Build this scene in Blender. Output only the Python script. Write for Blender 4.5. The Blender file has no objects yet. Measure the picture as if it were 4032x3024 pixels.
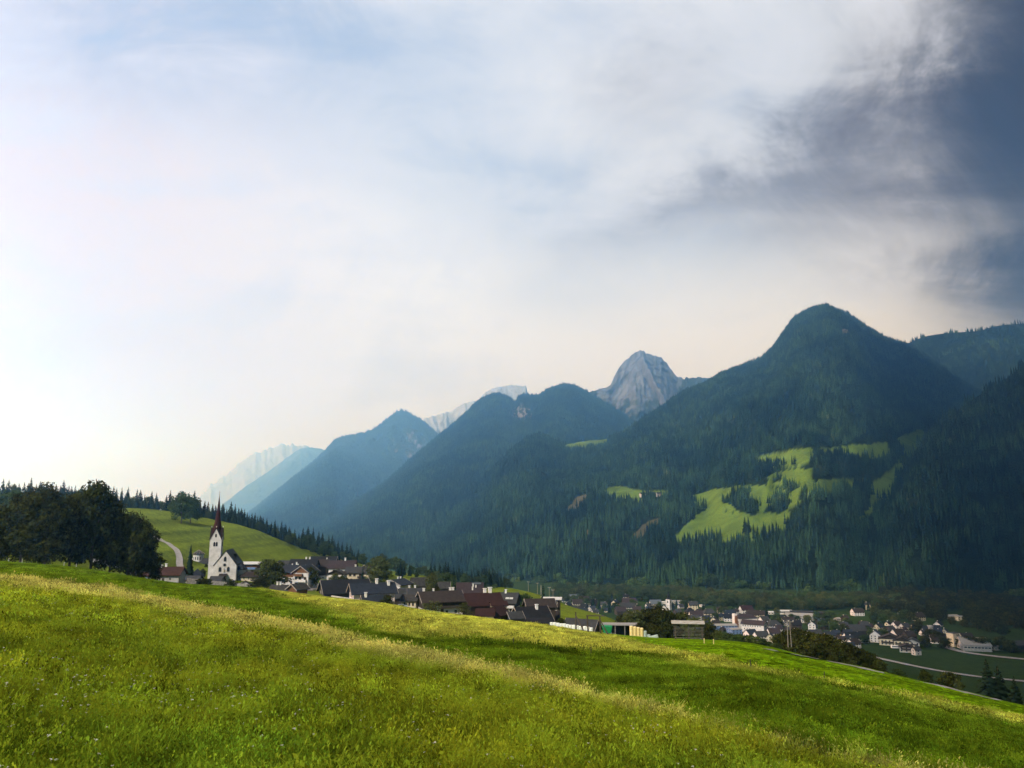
import bpy, math, random
import numpy as np
from mathutils import Vector, Matrix
S = bpy.context.scene
COL = S.collection
R_ = math.radians
rng = np.random.default_rng(7)
random.seed(7)

# ------------------------------------------------------------------ camera
F, CX, CY, PITCH, CAMZ = 3000.0, 2016.0, 1512.0, R_(9.6), 1.6
SP, CP = math.sin(PITCH), math.cos(PITCH)
cam = bpy.data.cameras.new('camera'); camo = bpy.data.objects.new('camera', cam); COL.objects.link(camo)
cam.sensor_width = 36.0; cam.lens = 36.0 * F / 4032.0; cam.clip_start = 0.1; cam.clip_end = 120000
camo.location = (0, 0, CAMZ); camo.rotation_euler = (math.pi/2 + PITCH, 0, 0)
S.camera = camo
S.view_settings.view_transform = 'Standard'; S.view_settings.look = 'None'
S.view_settings.exposure = 0.0; S.view_settings.gamma = 1.0
S.cycles.max_bounces = 6; S.cycles.diffuse_bounces = 3; S.cycles.glossy_bounces = 2
S.cycles.transmission_bounces = 3; S.cycles.volume_bounces = 3; S.cycles.transparent_max_bounces = 6
S.cycles.sample_clamp_indirect = 4.0
S.cycles.use_denoising = True

# ------------------------------------------------------------------ node helper
class NT:
    def __init__(s, tree): s.t = tree; s.n = tree.nodes; s.l = tree.links; s.n.clear()
    def node(s, typ, **kw):
        n = s.n.new(typ)
        for k, v in kw.items(): setattr(n, k, v)
        return n
    def put(s, sock, v):
        if isinstance(v, bpy.types.NodeSocket): s.l.new(v, sock)
        elif v is not None:
            if sock.type == 'RGBA' and isinstance(v, (tuple, list)) and len(v) == 3: v = (*v, 1)
            sock.default_value = v
    def m(s, op, a, b=None, c=None):
        n = s.node('ShaderNodeMath', operation=op)
        for i, v in enumerate((a, b, c)):
            if v is not None: s.put(n.inputs[i], v)
        return n.outputs[0]
    def vm(s, op, a, b=None):
        n = s.node('ShaderNodeVectorMath', operation=op); s.put(n.inputs[0], a)
        if b is not None: s.put(n.inputs[1], b)
        return n.outputs[0]
    def ss(s, v, lo, hi, a=0.0, b=1.0):
        n = s.node('ShaderNodeMapRange', interpolation_type='SMOOTHSTEP')
        for i, x in enumerate((v, lo, hi, a, b)): s.put(n.inputs[i], x)
        return n.outputs[0]
    def mix(s, f, a, b, mode='MIX'):
        n = s.node('ShaderNodeMix', data_type='RGBA', blend_type=mode)
        s.put(n.inputs[0], f); s.put(n.inputs[6], a); s.put(n.inputs[7], b); return n.outputs[2]
    def noise(s, vec, scale, detail=4, rough=0.55, dist=0.0, col=False):
        n = s.node('ShaderNodeTexNoise')
        if vec is not None: s.put(n.inputs['Vector'], vec)
        n.inputs['Scale'].default_value = scale; n.inputs['Detail'].default_value = detail
        n.inputs['Roughness'].default_value = rough; n.inputs['Distortion'].default_value = dist
        return n.outputs[1 if col else 0]
    def attr(s, name, typ='GEOMETRY', out=0):
        n = s.node('ShaderNodeAttribute', attribute_name=name, attribute_type=typ); return n.outputs[out]

# ------------------------------------------------------------------ sky
SUN_AZ, SUN_EL = R_(-150), R_(40)      # compass bearing from +Y, clockwise; behind left
w = bpy.data.worlds.new('World'); S.world = w; w.use_nodes = True
g = NT(w.node_tree)
tc = g.node('ShaderNodeTexCoord').outputs['Generated']
sx = g.node('ShaderNodeSeparateXYZ'); g.put(sx.inputs[0], tc)
X, Y, Z = sx.outputs
az = g.m('MULTIPLY', g.m('ARCTAN2', X, Y), 57.2958)
el = g.m('MULTIPLY', g.m('ARCSINE', Z), 57.2958)
zz = g.m('ADD', g.m('MAXIMUM', Z, 0.0), 0.16)
cb = g.node('ShaderNodeCombineXYZ')
g.put(cb.inputs[0], g.m('DIVIDE', X, zz)); g.put(cb.inputs[1], g.m('DIVIDE', Y, zz)); cb.inputs[2].default_value = 3.3
P = cb.outputs[0]
# direction on a plane square to the valley axis, in thousandths of its distance; fixed to the world, not to the camera
fwd = g.m('MAXIMUM', g.m('ADD', g.m('MULTIPLY', Y, CP), g.m('MULTIPLY', Z, SP)), 0.05)
U = g.m('ADD', 2016.0, g.m('MULTIPLY', g.m('DIVIDE', X, fwd), 3000.0))
Vv = g.m('SUBTRACT', 1512.0, g.m('MULTIPLY', g.m('DIVIDE', g.m('SUBTRACT', g.m('MULTIPLY', Z, CP), g.m('MULTIPLY', Y, SP)), fwd), 3000.0))
cq = g.node('ShaderNodeCombineXYZ'); g.put(cq.inputs[0], g.m('DIVIDE', U, 1000.0)); g.put(cq.inputs[1], g.m('DIVIDE', Vv, 1000.0)); cq.inputs[2].default_value = 1.7
Q = cq.outputs[0]
n1 = g.noise(Q, 0.75, 5, 0.55, 0.4, True)
n2 = g.noise(Q, 1.5, 10, 0.68, 0.9)
mp = g.node('ShaderNodeMapping'); g.put(mp.inputs[0], Q); mp.inputs['Rotation'].default_value = (0, 0, R_(-24)); mp.inputs['Scale'].default_value = (0.55, 2.0, 1)
n3 = g.noise(mp.outputs[0], 1.5, 8, 0.6, 0.7)
s1 = g.node('ShaderNodeSeparateXYZ'); g.put(s1.inputs[0], n1)
n0 = g.m('MULTIPLY', g.m('SUBTRACT', g.m('ADD', g.m('MULTIPLY', n2, 0.55), g.m('MULTIPLY', n3, 0.45)), 0.5), 1.7)
Uw = g.m('ADD', U, g.m('ADD', g.m('MULTIPLY', g.m('SUBTRACT', s1.outputs[0], 0.5), 560.0), g.m('MULTIPLY', n0, 240.0)))
Vw = g.m('ADD', Vv, g.m('ADD', g.m('MULTIPLY', g.m('SUBTRACT', s1.outputs[1], 0.5), 420.0), g.m('MULTIPLY', n0, 260.0)))
def blobs(L):
    t = None
    for cx, cy, sx_, sy_, rot, amt in L:
        c_, s_ = math.cos(R_(rot)), math.sin(R_(rot))
        dx = g.m('SUBTRACT', Uw, cx); dy = g.m('SUBTRACT', Vw, cy)
        a = g.m('ADD', g.m('MULTIPLY', dx, c_/sx_), g.m('MULTIPLY', dy, s_/sx_))
        b = g.m('ADD', g.m('MULTIPLY', dx, -s_/sy_), g.m('MULTIPLY', dy, c_/sy_))
        e = g.m('MULTIPLY', g.m('EXPONENT', g.m('MULTIPLY', g.m('ADD', g.m('MULTIPLY', a, a), g.m('MULTIPLY', b, b)), -1.0)), amt)
        t = e if t is None else g.m('ADD', t, e)
    return t
def cl(v): return g.m('MINIMUM', g.m('MAXIMUM', v, 0.0), 1.0)
def soft(v): return g.m('SUBTRACT', 1.0, g.m('EXPONENT', g.m('MULTIPLY', g.m('MAXIMUM', v, 0.0), -1.15)))
mod = g.m('ADD', 1.0, g.m('MULTIPLY', n0, 3.6))
blue = soft(g.m('MULTIPLY', blobs([(1150,150,620,260,8,.80), (1650,520,620,300,20,.38), (2450,880,800,230,10,.42), (100,80,700,330,10,.50),
    (800,420,600,170,25,.28), (2200,60,420,200,0,.30), (3000,120,600,330,-20,.36), (300,1350,900,110,4,.10), (2250,1180,420,110,0,.12), (3100,560,500,260,-20,.3)]), mod))
grey = soft(g.m('MULTIPLY', blobs([(2950,690,560,120,-20,.55), (3330,560,420,190,-38,.85), (3720,330,420,300,-30,1.3), (3650,720,420,130,-16,1.2), (3930,1080,420,110,6,1.2), (3480,1010,300,60,-12,.22), (4600,500,640,800,0,1.4), (2600,300,260,200,-30,.22)]), mod))
dark = soft(g.m('MULTIPLY', blobs([(4200,560,380,620,8,2.3), (4080,60,360,420,20,2.2), (4260,1050,300,190,0,1.4), (5000,600,640,1400,0,3.0), (3960,300,200,260,15,.5)]), g.m('ADD', 1.0, g.m('MULTIPLY', n0, 1.8))))
sk = g.node('ShaderNodeTexSky', sky_type='NISHITA'); sk.sun_disc = False
sk.sun_elevation = SUN_EL; sk.sun_rotation = SUN_AZ; sk.altitude = 900
nis = g.mix(1.0, sk.outputs[0], (0.085, 0.085, 0.085), 'MULTIPLY')
white = g.mix(g.ss(el, 0.0, 14.0), (0.81, 0.94, 1.34), (0.89, 0.92, 0.99))
white = g.mix(g.ss(az, -42.0, -4.0, 0.42, 0.0), white, (0.62, 0.22, 0.20))
white = g.mix(cl(g.m('MULTIPLY', n0, -2.4)), white, (0.66, 0.72, 0.90))
bluegrey = g.mix(0.12, (0.34, 0.48, 0.74), nis)
colr = g.mix(blue, white, bluegrey)
colr = g.mix(grey, colr, (0.15, 0.135, 0.15))
colr = g.mix(g.m('MULTIPLY', dark, 0.97), colr, (0.020, 0.008, 0.002))
# overcast behind and overhead; the storm goes on to the right
front = g.m('MULTIPLY', g.ss(g.m('ABSOLUTE', az), 75.0, 52.0), g.ss(el, 62.0, 42.0))
rest = g.mix(g.ss(az, 20.0, 60.0), (0.50, 0.62, 0.92), (0.03, 0.035, 0.06))
rest = g.mix(g.ss(el, 26.0, 55.0), rest, (0.10, 0.115, 0.15))
colr = g.mix(front, rest, colr)
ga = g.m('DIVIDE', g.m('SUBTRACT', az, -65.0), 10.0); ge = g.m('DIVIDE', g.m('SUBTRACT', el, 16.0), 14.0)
glow = g.m('MULTIPLY', g.m('EXPONENT', g.m('MULTIPLY', g.m('ADD', g.m('MULTIPLY', ga, ga), g.m('MULTIPLY', ge, ge)), -1.0)), 30.0)   # unseen bright sky patch added at left to make the haze glow
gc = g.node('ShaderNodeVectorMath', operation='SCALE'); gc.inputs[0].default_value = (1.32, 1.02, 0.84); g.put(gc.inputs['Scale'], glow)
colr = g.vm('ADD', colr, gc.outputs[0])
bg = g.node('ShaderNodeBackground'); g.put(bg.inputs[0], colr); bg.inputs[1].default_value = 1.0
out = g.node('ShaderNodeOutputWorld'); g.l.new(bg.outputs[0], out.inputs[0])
w.cycles.sampling_method = 'MANUAL'; w.cycles.sample_map_resolution = 1024

sun = bpy.data.lights.new('sun', 'SUN'); suno = bpy.data.objects.new('sun', sun); COL.objects.link(suno)
sun.energy = 5.0; sun.angle = R_(2.6); sun.color = (1.0, 0.96, 0.90)
sdir = Vector((math.sin(SUN_AZ)*math.cos(SUN_EL), math.cos(SUN_AZ)*math.cos(SUN_EL), math.sin(SUN_EL)))
suno.rotation_euler = sdir.to_track_quat('Z', 'Y').to_euler(); suno.location = (-300, -400, 500)

# ------------------------------------------------------------------ picture <-> world
def tan_at(py):
    v = (CY - py) / F; return (SP + v*CP) / (CP - v*SP)
def at(px, py, Yd):
    u = (px - CX) / F; v = (CY - py) / F; k = Yd / (CP - v*SP)
    return np.array((u*k, Yd + 0*k, CAMZ + (SP + v*CP)*k)) if np.ndim(k) == 0 else np.stack([u*k, Yd + 0*k, CAMZ + (SP + v*CP)*k], -1)
def project(x, y, z):
    z = z - CAMZ; d = y*CP + z*SP; d = np.where(np.abs(d) < 1e-3, 1e-3, d)
    return CX + F*x/d, CY - F*(-y*SP + z*CP)/d
def az_of(px, py=2300):
    v = (CY - py)/F; return math.atan2((px - CX)/F, CP - v*SP)

# ------------------------------------------------------------------ numpy noise
def _h(ix, iy, s):
    n = (ix.astype(np.int64)*374761393 + iy.astype(np.int64)*668265263 + s*1442695041) & 0x7fffffff
    n = ((n ^ (n >> 13)) * 1274126177) & 0x7fffffff
    return ((n ^ (n >> 16)) & 0xffff) / 65535.0
def vnoise(x, y, s=0):
    x = np.asarray(x, float); y = np.asarray(y, float)
    ix = np.floor(x); iy = np.floor(y); fx = x-ix; fy = y-iy
    fx = fx*fx*fx*(fx*(6*fx-15)+10); fy = fy*fy*fy*(fy*(6*fy-15)+10)
    a = _h(ix, iy, s); b = _h(ix+1, iy, s); c = _h(ix, iy+1, s); d = _h(ix+1, iy+1, s)
    return (a*(1-fx)+b*fx)*(1-fy) + (c*(1-fx)+d*fx)*fy
def fbm(x, y, s=0, o=4, rough=0.5):
    t = 0; a = 1; n = 0
    for i in range(o):
        t = t + a*(vnoise(x*2**i + 17.3*i, y*2**i - 9.1*i, s+i) - 0.5); n += a; a *= rough
    return t / n * 2

# ------------------------------------------------------------------ mesh / object helpers
def mesh_np(name, verts, faces, mat=None, smooth=False, attrs=None):
    me = bpy.data.meshes.new(name)
    verts = np.asarray(verts, np.float32); faces = np.asarray(faces, np.int32)
    k = faces.shape[1]
    me.vertices.add(len(verts)); me.vertices.foreach_set('co', verts.ravel())
    me.loops.add(faces.size); me.loops.foreach_set('vertex_index', faces.ravel())
    me.polygons.add(len(faces)); me.polygons.foreach_set('loop_start', np.arange(0, faces.size, k, dtype=np.int32))
    try: me.polygons.foreach_set('loop_total', np.full(len(faces), k, np.int32))
    except Exception: pass
    me.update(calc_edges=True)
    if smooth: me.polygons.foreach_set('use_smooth', np.ones(len(faces), bool))
    for an, (typ, arr) in (attrs or {}).items():
        a = me.attributes.new(an, typ, 'POINT')
        a.data.foreach_set({'FLOAT': 'value', 'FLOAT_COLOR': 'color', 'FLOAT_VECTOR': 'vector', 'INT': 'value'}[typ], np.asarray(arr, np.int32 if typ == 'INT' else np.float32).ravel())
    if mat is not None: me.materials.append(mat)
    return me
def link(name, me, parent=None, loc=None, rotz=None):
    o = bpy.data.objects.new(name, me); COL.objects.link(o)
    if parent is not None: o.parent = parent
    if loc is not None: o.location = loc
    if rotz is not None: o.rotation_euler = (0, 0, rotz)
    return o
def empty(name, label, cat, loc, rotz=0, group=None):
    o = bpy.data.objects.new(name, None); COL.objects.link(o); o.empty_display_size = 0.5
    o.location = loc; o.rotation_euler = (0, 0, rotz); tag(o, label, cat, group); return o
def tag(o, label=None, cat=None, group=None, kind=None):
    if label: o['label'] = label
    if cat: o['category'] = cat
    if group: o['group'] = group
    if kind: o['kind'] = kind
    return o
def grid_faces(nr, nc, wrap=False):
    i = np.arange(nr-1)[:, None]; j = np.arange(nc if wrap else nc-1)[None, :]
    a = i*nc + j; b = i*nc + (j+1) % nc; c = (i+1)*nc + (j+1) % nc; d = (i+1)*nc + j
    return np.stack([a, b, c, d], -1).reshape(-1, 4)
class MB:
    """collects simple solids into one mesh"""
    def __init__(s): s.v = []; s.f = []
    def add(s, vs, fs):
        k = len(s.v); s.v += [tuple(v) for v in vs]; s.f += [tuple(i+k for i in f) for f in fs]; return s
    def box(s, x0, x1, y0, y1, z0, z1):
        return s.add([(x0,y0,z0),(x1,y0,z0),(x1,y1,z0),(x0,y1,z0),(x0,y0,z1),(x1,y0,z1),(x1,y1,z1),(x0,y1,z1)],
                     [(0,3,2,1),(4,5,6,7),(0,1,5,4),(1,2,6,5),(2,3,7,6),(3,0,4,7)])
    def bar(s, p, q, w, h=None, seg=4):
        p = Vector(p); q = Vector(q); d = (q-p).normalized(); h = w if h is None else h
        a = d.cross(Vector((0,0,1))); a = Vector((1,0,0)) if a.length < 1e-3 else a.normalized(); b = a.cross(d).normalized()
        vs = []
        for c, ww, hh in ((p, w, w), (q, h, h)):
            for i in range(seg):
                t = 2*math.pi*(i+.5)/seg; vs.append(c + a*math.cos(t)*ww*.7071*(1 if seg == 4 else .7071) + b*math.sin(t)*hh*.7071*(1 if seg == 4 else .7071))
        fs = [(i, (i+1) % seg, seg+(i+1) % seg, seg+i) for i in range(seg)] + [tuple(range(seg))[::-1], tuple(range(seg, 2*seg))]
        return s.add(vs, fs)
    def lathe(s, prof, seg=8, c=(0,0), rot=0.0):
        vs = []; n = len(prof)
        for r, z in prof:
            for i in range(seg):
                t = 2*math.pi*i/seg + rot; vs.append((c[0]+r*math.cos(t), c[1]+r*math.sin(t), z))
        fs = [(k*seg+i, k*seg+(i+1) % seg, (k+1)*seg+(i+1) % seg, (k+1)*seg+i) for k in range(n-1) for i in range(seg)]
        fs += [tuple(range(seg))[::-1], tuple(range((n-1)*seg, n*seg))]
        return s.add(vs, fs)
    def prism(s, prof, y0, y1):      # closed profile in xz, extruded along y
        n = len(prof); vs = [(x, y0, z) for x, z in prof] + [(x, y1, z) for x, z in prof]
        return s.add(vs, [tuple(range(n))[::-1], tuple(range(n, 2*n))] + [(i, (i+1) % n, n+(i+1) % n, n+i)[::-1] for i in range(n)][::1])
    def mesh(s, name, mat, smooth=False):
        me = bpy.data.meshes.new(name); me.from_pydata(s.v, [], s.f); me.materials.append(mat)
        import bmesh
        bm = bmesh.new(); bm.from_mesh(me); bmesh.ops.recalc_face_normals(bm, faces=bm.faces); bm.to_mesh(me); bm.free()
        if smooth: me.polygons.foreach_set('use_smooth', np.ones(len(me.polygons), bool))
        return me
    def build(s, name, mat, parent=None, smooth=False): return link(name, s.mesh(name, mat, smooth), parent)

# ------------------------------------------------------------------ materials
def mat_plain(name, col, rough=0.8, var=0.25, scale=1.5, bump=0.0, metal=0.0, stretch=None):
    m = bpy.data.materials.new(name); m.use_nodes = True; g = NT(m.node_tree)
    tcn = g.node('ShaderNodeTexCoord').outputs['Object']
    if stretch:
        mpn = g.node('ShaderNodeMapping'); g.put(mpn.inputs[0], tcn); mpn.inputs['Scale'].default_value = stretch; tcn = mpn.outputs[0]
    n = g.noise(tcn, scale, 5, 0.6)
    c = g.mix(g.ss(n, 0.3, 0.7), tuple(x*(1-var) for x in col), tuple(min(1, x*(1+var)) for x in col))
    b = g.node('ShaderNodeBsdfPrincipled'); g.put(b.inputs['Base Color'], c)
    b.inputs['Roughness'].default_value = rough; b.inputs['Metallic'].default_value = metal; b.inputs['Specular IOR Level'].default_value = 0.3
    if bump:
        bn = g.node('ShaderNodeBump'); bn.inputs['Strength'].default_value = bump; bn.inputs['Distance'].default_value = 0.05
        g.put(bn.inputs['Height'], n); g.l.new(bn.outputs[0], b.inputs['Normal'])
    o = g.node('ShaderNodeOutputMaterial'); g.l.new(b.outputs[0], o.inputs[0]); return m
def mat_leaf(name, col, var=0.35, trans=0.25, attr=None, attr_type='GEOMETRY', rnd=True, rough=0.7, spread=(0.72, 1.28), world=0.0):
    m = bpy.data.materials.new(name); m.use_nodes = True; g = NT(m.node_tree)
    c = g.attr(attr, attr_type) if attr else None
    if c is None:
        n = g.noise(g.node('ShaderNodeTexCoord').outputs['Object'], 0.55, 4, 0.6)
        c = g.mix(g.ss(n, 0.3, 0.7), tuple(x*(1-var) for x in col), tuple(x*(1+var) for x in col))
    if rnd:
        oi = g.node('ShaderNodeObjectInfo'); rv = oi.outputs['Random']
        hs = g.node('ShaderNodeHueSaturation'); g.put(hs.inputs['Color'], c)
        g.put(hs.inputs['Value'], g.ss(rv, 0.0, 1.0, *spread))
        g.put(hs.inputs['Hue'], g.m('ADD', 0.485, g.m('MULTIPLY', g.m('FRACT', g.m('MULTIPLY', rv, 7.13)), 0.03))); c = hs.outputs[0]
    if world:      # stands of different kind and age
        wp_ = g.node('ShaderNodeNewGeometry').outputs['Position']; w1 = g.noise(wp_, world, 6, 0.62, 0.5); w2 = g.noise(wp_, world*2.7, 5, 0.65)
        c = g.mix(1.0, c, g.mix(g.ss(w1, 0.34, 0.66), (0.42, 0.50, 0.66), (1.85, 1.65, 1.2)), 'MULTIPLY')
        c = g.mix(g.ss(w2, 0.60, 0.72), c, g.mix(1.0, c, (2.6, 1.7, 1.5), 'MULTIPLY'))
    d = g.node('ShaderNodeBsdfDiffuse'); g.put(d.inputs[0], c)
    t = g.node('ShaderNodeBsdfTranslucent'); g.put(t.inputs[0], c)
    ms = g.node('ShaderNodeMixShader'); ms.inputs[0].default_value = trans
    g.l.new(d.outputs[0], ms.inputs[1]); g.l.new(t.outputs[0], ms.inputs[2])
    o = g.node('ShaderNodeOutputMaterial'); g.l.new(ms.outputs[0], o.inputs[0]); return m
# ================================================================== GROUND
def pchip_eval(xk, yk, x):
    xk = np.asarray(xk, float); yk = np.asarray(yk, float); h = np.diff(xk); d = np.diff(yk)/h
    m = np.zeros(len(xk)); m[0] = d[0]; m[-1] = d[-1]
    for i in range(1, len(xk)-1):
        if d[i-1]*d[i] > 0:
            w1 = 2*h[i]+h[i-1]; w2 = h[i]+2*h[i-1]; m[i] = (w1+w2)/(w1/d[i-1]+w2/d[i])
    i = np.clip(np.searchsorted(xk, x)-1, 0, len(xk)-2); t = (x-xk[i])/h[i]; t = np.clip(t, 0, 1)
    return yk[i]*(1+2*t)*(1-t)**2 + m[i]*h[i]*t*(1-t)**2 + yk[i+1]*t*t*(3-2*t) + m[i+1]*h[i]*t*t*(t-1)
FLOOR = -130.0
Z = None
COLS = {   # picture column: (distance, picture row) of the ground seen there; first entry is the brow of the meadow; row None = valley floor
 0:    [(190,2210),(260,2224),(400,2160),(600,2060),(760,1992),(900,2000),(1100,2060),(1500,2160)],
 300:  [(200,2234),(240,2243),(330,2222),(450,2150),(600,2060),(740,2000),(850,2000),(1000,2040),(1500,2190)],
 560:  [(205,2278),(250,2294),(310,2285),(370,2258),(430,2200),(510,2110),(600,2040),(680,2001),(750,2006),(900,2070),(1500,2200)],
 700:  [(212,2299),(250,2312),(312,2312),(370,2282),(430,2218),(520,2125),(620,2058),(690,2022),(760,2030),(900,2095),(1500,2230)],
 850:  [(215,2306),(250,2316),(330,2320),(380,2288),(440,2234),(530,2142),(620,2080),(680,2055),(740,2058),(880,2115),(1500,2250)],
 1000: [(215,2312),(250,2330),(335,2330),(395,2280),(460,2226),(540,2160),(620,2110),(680,2083),(740,2087),(880,2140),(1500,2260)],
 1150: [(212,2330),(250,2346),(325,2340),(390,2300),(460,2250),(540,2195),(600,2165),(660,2150),(720,2152),(860,2180),(1500,2270)],
 1250: [(210,2344),(250,2358),(320,2352),(390,2314),(460,2268),(540,2215),(620,2192),(700,2178),(800,2184),(1000,2220),(1500,2280)],
 1400: [(205,2361),(240,2378),(320,2376),(390,2330),(460,2282),(560,2245),(680,2222),(800,2216),(950,2238),(1500,2285)],
 1550: [(200,2381),(240,2400),(320,2384),(390,2345),(460,2312),(560,2275),(680,2258),(800,2252),(950,2266),(1500,2295)],
 1700: [(200,2409),(240,2426),(310,2416),(390,2368),(460,2332),(560,2292),(680,2270),(800,2270),(950,2280),(1500,2300)],
 1860: [(205,2428),(250,2446),(320,2432),(390,2390),(460,2362),(560,2320),(640,2306),(760,2312),(950,2330),(1500,2312)],
 2000: [(215,2444),(260,2454),(330,2438),(400,2402),(460,2370),(540,2325),(590,2312),(700,2322),(900,2350),(1250,2352),(1700,None)],
 2150: [(255,2458),(290,2468),(340,2445),(410,2412),(480,2378),(560,2347),(610,2347),(750,2385),(900,2395),(1150,2372),(1400,None)],
 2250: [(262,2476),(290,2484),(340,2452),(410,2422),(470,2400),(520,2390),(560,2393),(700,2440),(850,2440),(1000,None)],
 2400: [(262,2497),(300,2502),(350,2470),(420,2445),(480,2430),(520,2428),(560,2440),(700,2490),(870,None),(1000,None)],
 2600: [(255,2514),(320,2535),(500,2548),(700,2550),(840,None),(1000,None)],
 2900: [(240,2523),(300,2540),(500,2560),(700,2562),(830,None),(1000,None)],
 3030: [(228,2547),(290,2565),(450,2590),(650,2590),(800,None),(1000,None)],
 3200: [(205,2594),(260,2612),(400,2625),(600,2625),(740,None),(1000,None)],
 3400: [(190,2630),(230,2650),(350,2670),(520,2690),(680,None),(1000,None)],
 3734: [(180,2708),(220,2730),(350,2748),(500,2750),(620,None),(1000,None)],
 4032: [(175,2780),(220,2800),(350,2820),(480,2815),(600,None),(1000,None)],
}
RMAX = 20200.0
RG = np.concatenate([[0.4], np.geomspace(1.0, 150, 100), np.geomspace(154, 1600, 150), np.geomspace(1650, RMAX, 60)])
AZF = np.radians(np.concatenate([np.arange(-50, 50.01, 0.2), np.arange(54, 309, 6)]))
def s_of(px, py):
    a = az_of(px, py); return tan_at(py)*math.cos(a)
cols = sorted(COLS); cols_az = []; cols_s = []; lnR = np.log(RG); cols_m = []
for px in cols:
    ent = COLS[px]; a = az_of(px, ent[0][1]); Re, pe = ent[0]
    se = s_of(px, pe); mm = se + CAMZ/Re
    xs = [math.log(RG[0])]; ss_ = [mm]
    # near part analytic, far part through the knots (working on m = z/R)
    kx = [0.0]; km = [mm]
    for r in (30.0, 80.0, Re*0.75): kx.append(math.log(r)); km.append(mm - 0.002*(r/Re)**2 + 0.002)
    for r, py in ent:
        kx.append(math.log(r)); km.append((FLOOR)/r if py is None else s_of(px, py) + CAMZ/r)
    rf_ = [r for r, py in ent if py is None]; rf_ = rf_[0] if rf_ else max(ent[-1][0], 1700.0)
    for r in np.geomspace(rf_*1.06, RMAX*1.01, 70):
        if min(abs(math.log(r)-k_) for k_ in kx) > 0.02: kx.append(math.log(r)); km.append(FLOOR/r)
    o = np.argsort(kx); kx = np.array(kx)[o]; km = np.array(km)[o]
    cols_az.append(a); cols_s.append(pchip_eval(kx, km, np.maximum(lnR, 0.001))); cols_m.append(mm)
cols_az = np.array(cols_az); cols_s = np.array(cols_s)
# outside the picture the hillside carries on, easing down to the valley far away
def m_out(a):
    mm = -0.115*np.sin(a) - 0.125*np.cos(a)
    return mm
GM = np.zeros((len(RG), len(AZF)))
for i in range(len(RG)):
    inner = np.interp(AZF, cols_az, cols_s[:, i])
    outer = np.where(RG[i] < 500, m_out(AZF), m_out(AZF)*500/RG[i])
    outer = np.where(RG[i] > 1500, np.maximum(outer, FLOOR/RG[i])*0 + FLOOR/RG[i] + (outer-FLOOR/RG[i])*math.exp(-max(0, RG[i]-1500)/1500), outer)
    aw = np.where(AZF > math.pi, AZF-2*math.pi, AZF)
    over = np.maximum(aw-cols_az[-1], cols_az[0]-aw); t = np.clip(over/R_(35), 0, 1); t = t*t*(3-2*t)
    inn = np.interp(np.clip(aw, cols_az[0], cols_az[-1]), cols_az, cols_s[:, i])
    GM[i] = inn*(1-t) + outer*t
# soften along azimuth
nfront = int((AZF < R_(50.1)).sum())
ker = np.exp(-0.5*(np.arange(-8, 9)/3.2)**2); ker /= ker.sum()
sm = np.stack([np.convolve(np.pad(r[:nfront], 8, mode='edge'), ker, 'valid') for r in GM]); GM[:, :nfront] = sm
GX = RG[:, None]*np.sin(AZF)[None]; GY = RG[:, None]*np.cos(AZF)[None]
GZ = GM*RG[:, None]
def lines(px, pts): return np.interp(px, [p[0] for p in pts], [p[1] for p in pts])
L1 = [(-6000,1450),(-1500,2080),(0,2290),(547,2365),(1094,2472),(1640,2595),(2187,2722),(2734,2850),(3281,2985),(4032,3180),(8000,4300)]
L2 = [(-6000,900),(600,2160),(1000,2316),(1253,2412),(1538,2502),(1886,2545),(2400,2580),(2900,2640),(3300,2715),(4032,2870),(8000,3800)]
L3 = [(-6000,-900),(2100,2330),(2240,2470),(2406,2500),(2578,2550),(2900,2622),(3300,2698),(4032,2830),(8000,3600)]
# swells of the meadow: a low brow along the first line, terracettes on the far hill
pxg, pyg = project(GX, GY, GZ)
front = (GY > 2)
d1 = (lines(pxg, L1) - pyg)/60.0
near = np.clip(1 - (RG[:, None]-60)/60, 0, 1)*front
GZ = GZ + near*(0.28*np.exp(-(d1+0.3)**2) - 0.25*np.exp(-((d1-1.3)/1.0)**2))*np.clip(RG[:, None]/12, 0, 1)
GZ = GZ + np.clip(RG[:, None]/40, 0, 1)*(0.35*fbm(GX/28, GY/28, 3))*np.clip((3000-RG[:, None])/2000, 0.0, 1)
hill = np.clip((RG[:, None]-400)/60, 0, 1)*np.clip((760-RG[:, None])/60, 0, 1)*(pxg < 1500)*front
GZ = GZ + hill*(1.5*fbm(GX/40, GY/26, 11) + 0.7*fbm((GX+GY*.4)/30, (GZ)/2.5, 12, 2))
GZ = GZ + np.clip((RG[:, None]-60)/60, 0, 1)*np.clip((260-RG[:, None])/60, 0, 1)*front*0.25*fbm(GX/14, GY/9, 5)
def ground(x, y):
    x = np.asarray(x, float); y = np.asarray(y, float); r = np.hypot(x, y); a = np.arctan2(x, y)
    a = np.where(a < AZF[0], a+2*math.pi, a)
    fi = np.interp(np.log(np.maximum(r, RG[0])), lnR, np.arange(len(RG))); fj = np.interp(a, AZF, np.arange(len(AZF)))
    i = np.clip(fi.astype(int), 0, len(RG)-2); j = np.clip(fj.astype(int), 0, len(AZF)-2); u = fi-i; v = fj-j
    return (GZ[i, j]*(1-u)+GZ[i+1, j]*u)*(1-v) + (GZ[i, j+1]*(1-u)+GZ[i+1, j+1]*u)*v
def gpt(px, Yd, lift=0.0):
    """ground point under a picture column at depth Yd"""
    x = (px-CX)/F*Yd/0.95
    for _ in range(6):
        z = float(ground(x, Yd)); dd = Yd*CP + (z-CAMZ)*SP; x = (px-CX)/F*dd
    return (x, Yd, z+lift)
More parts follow.
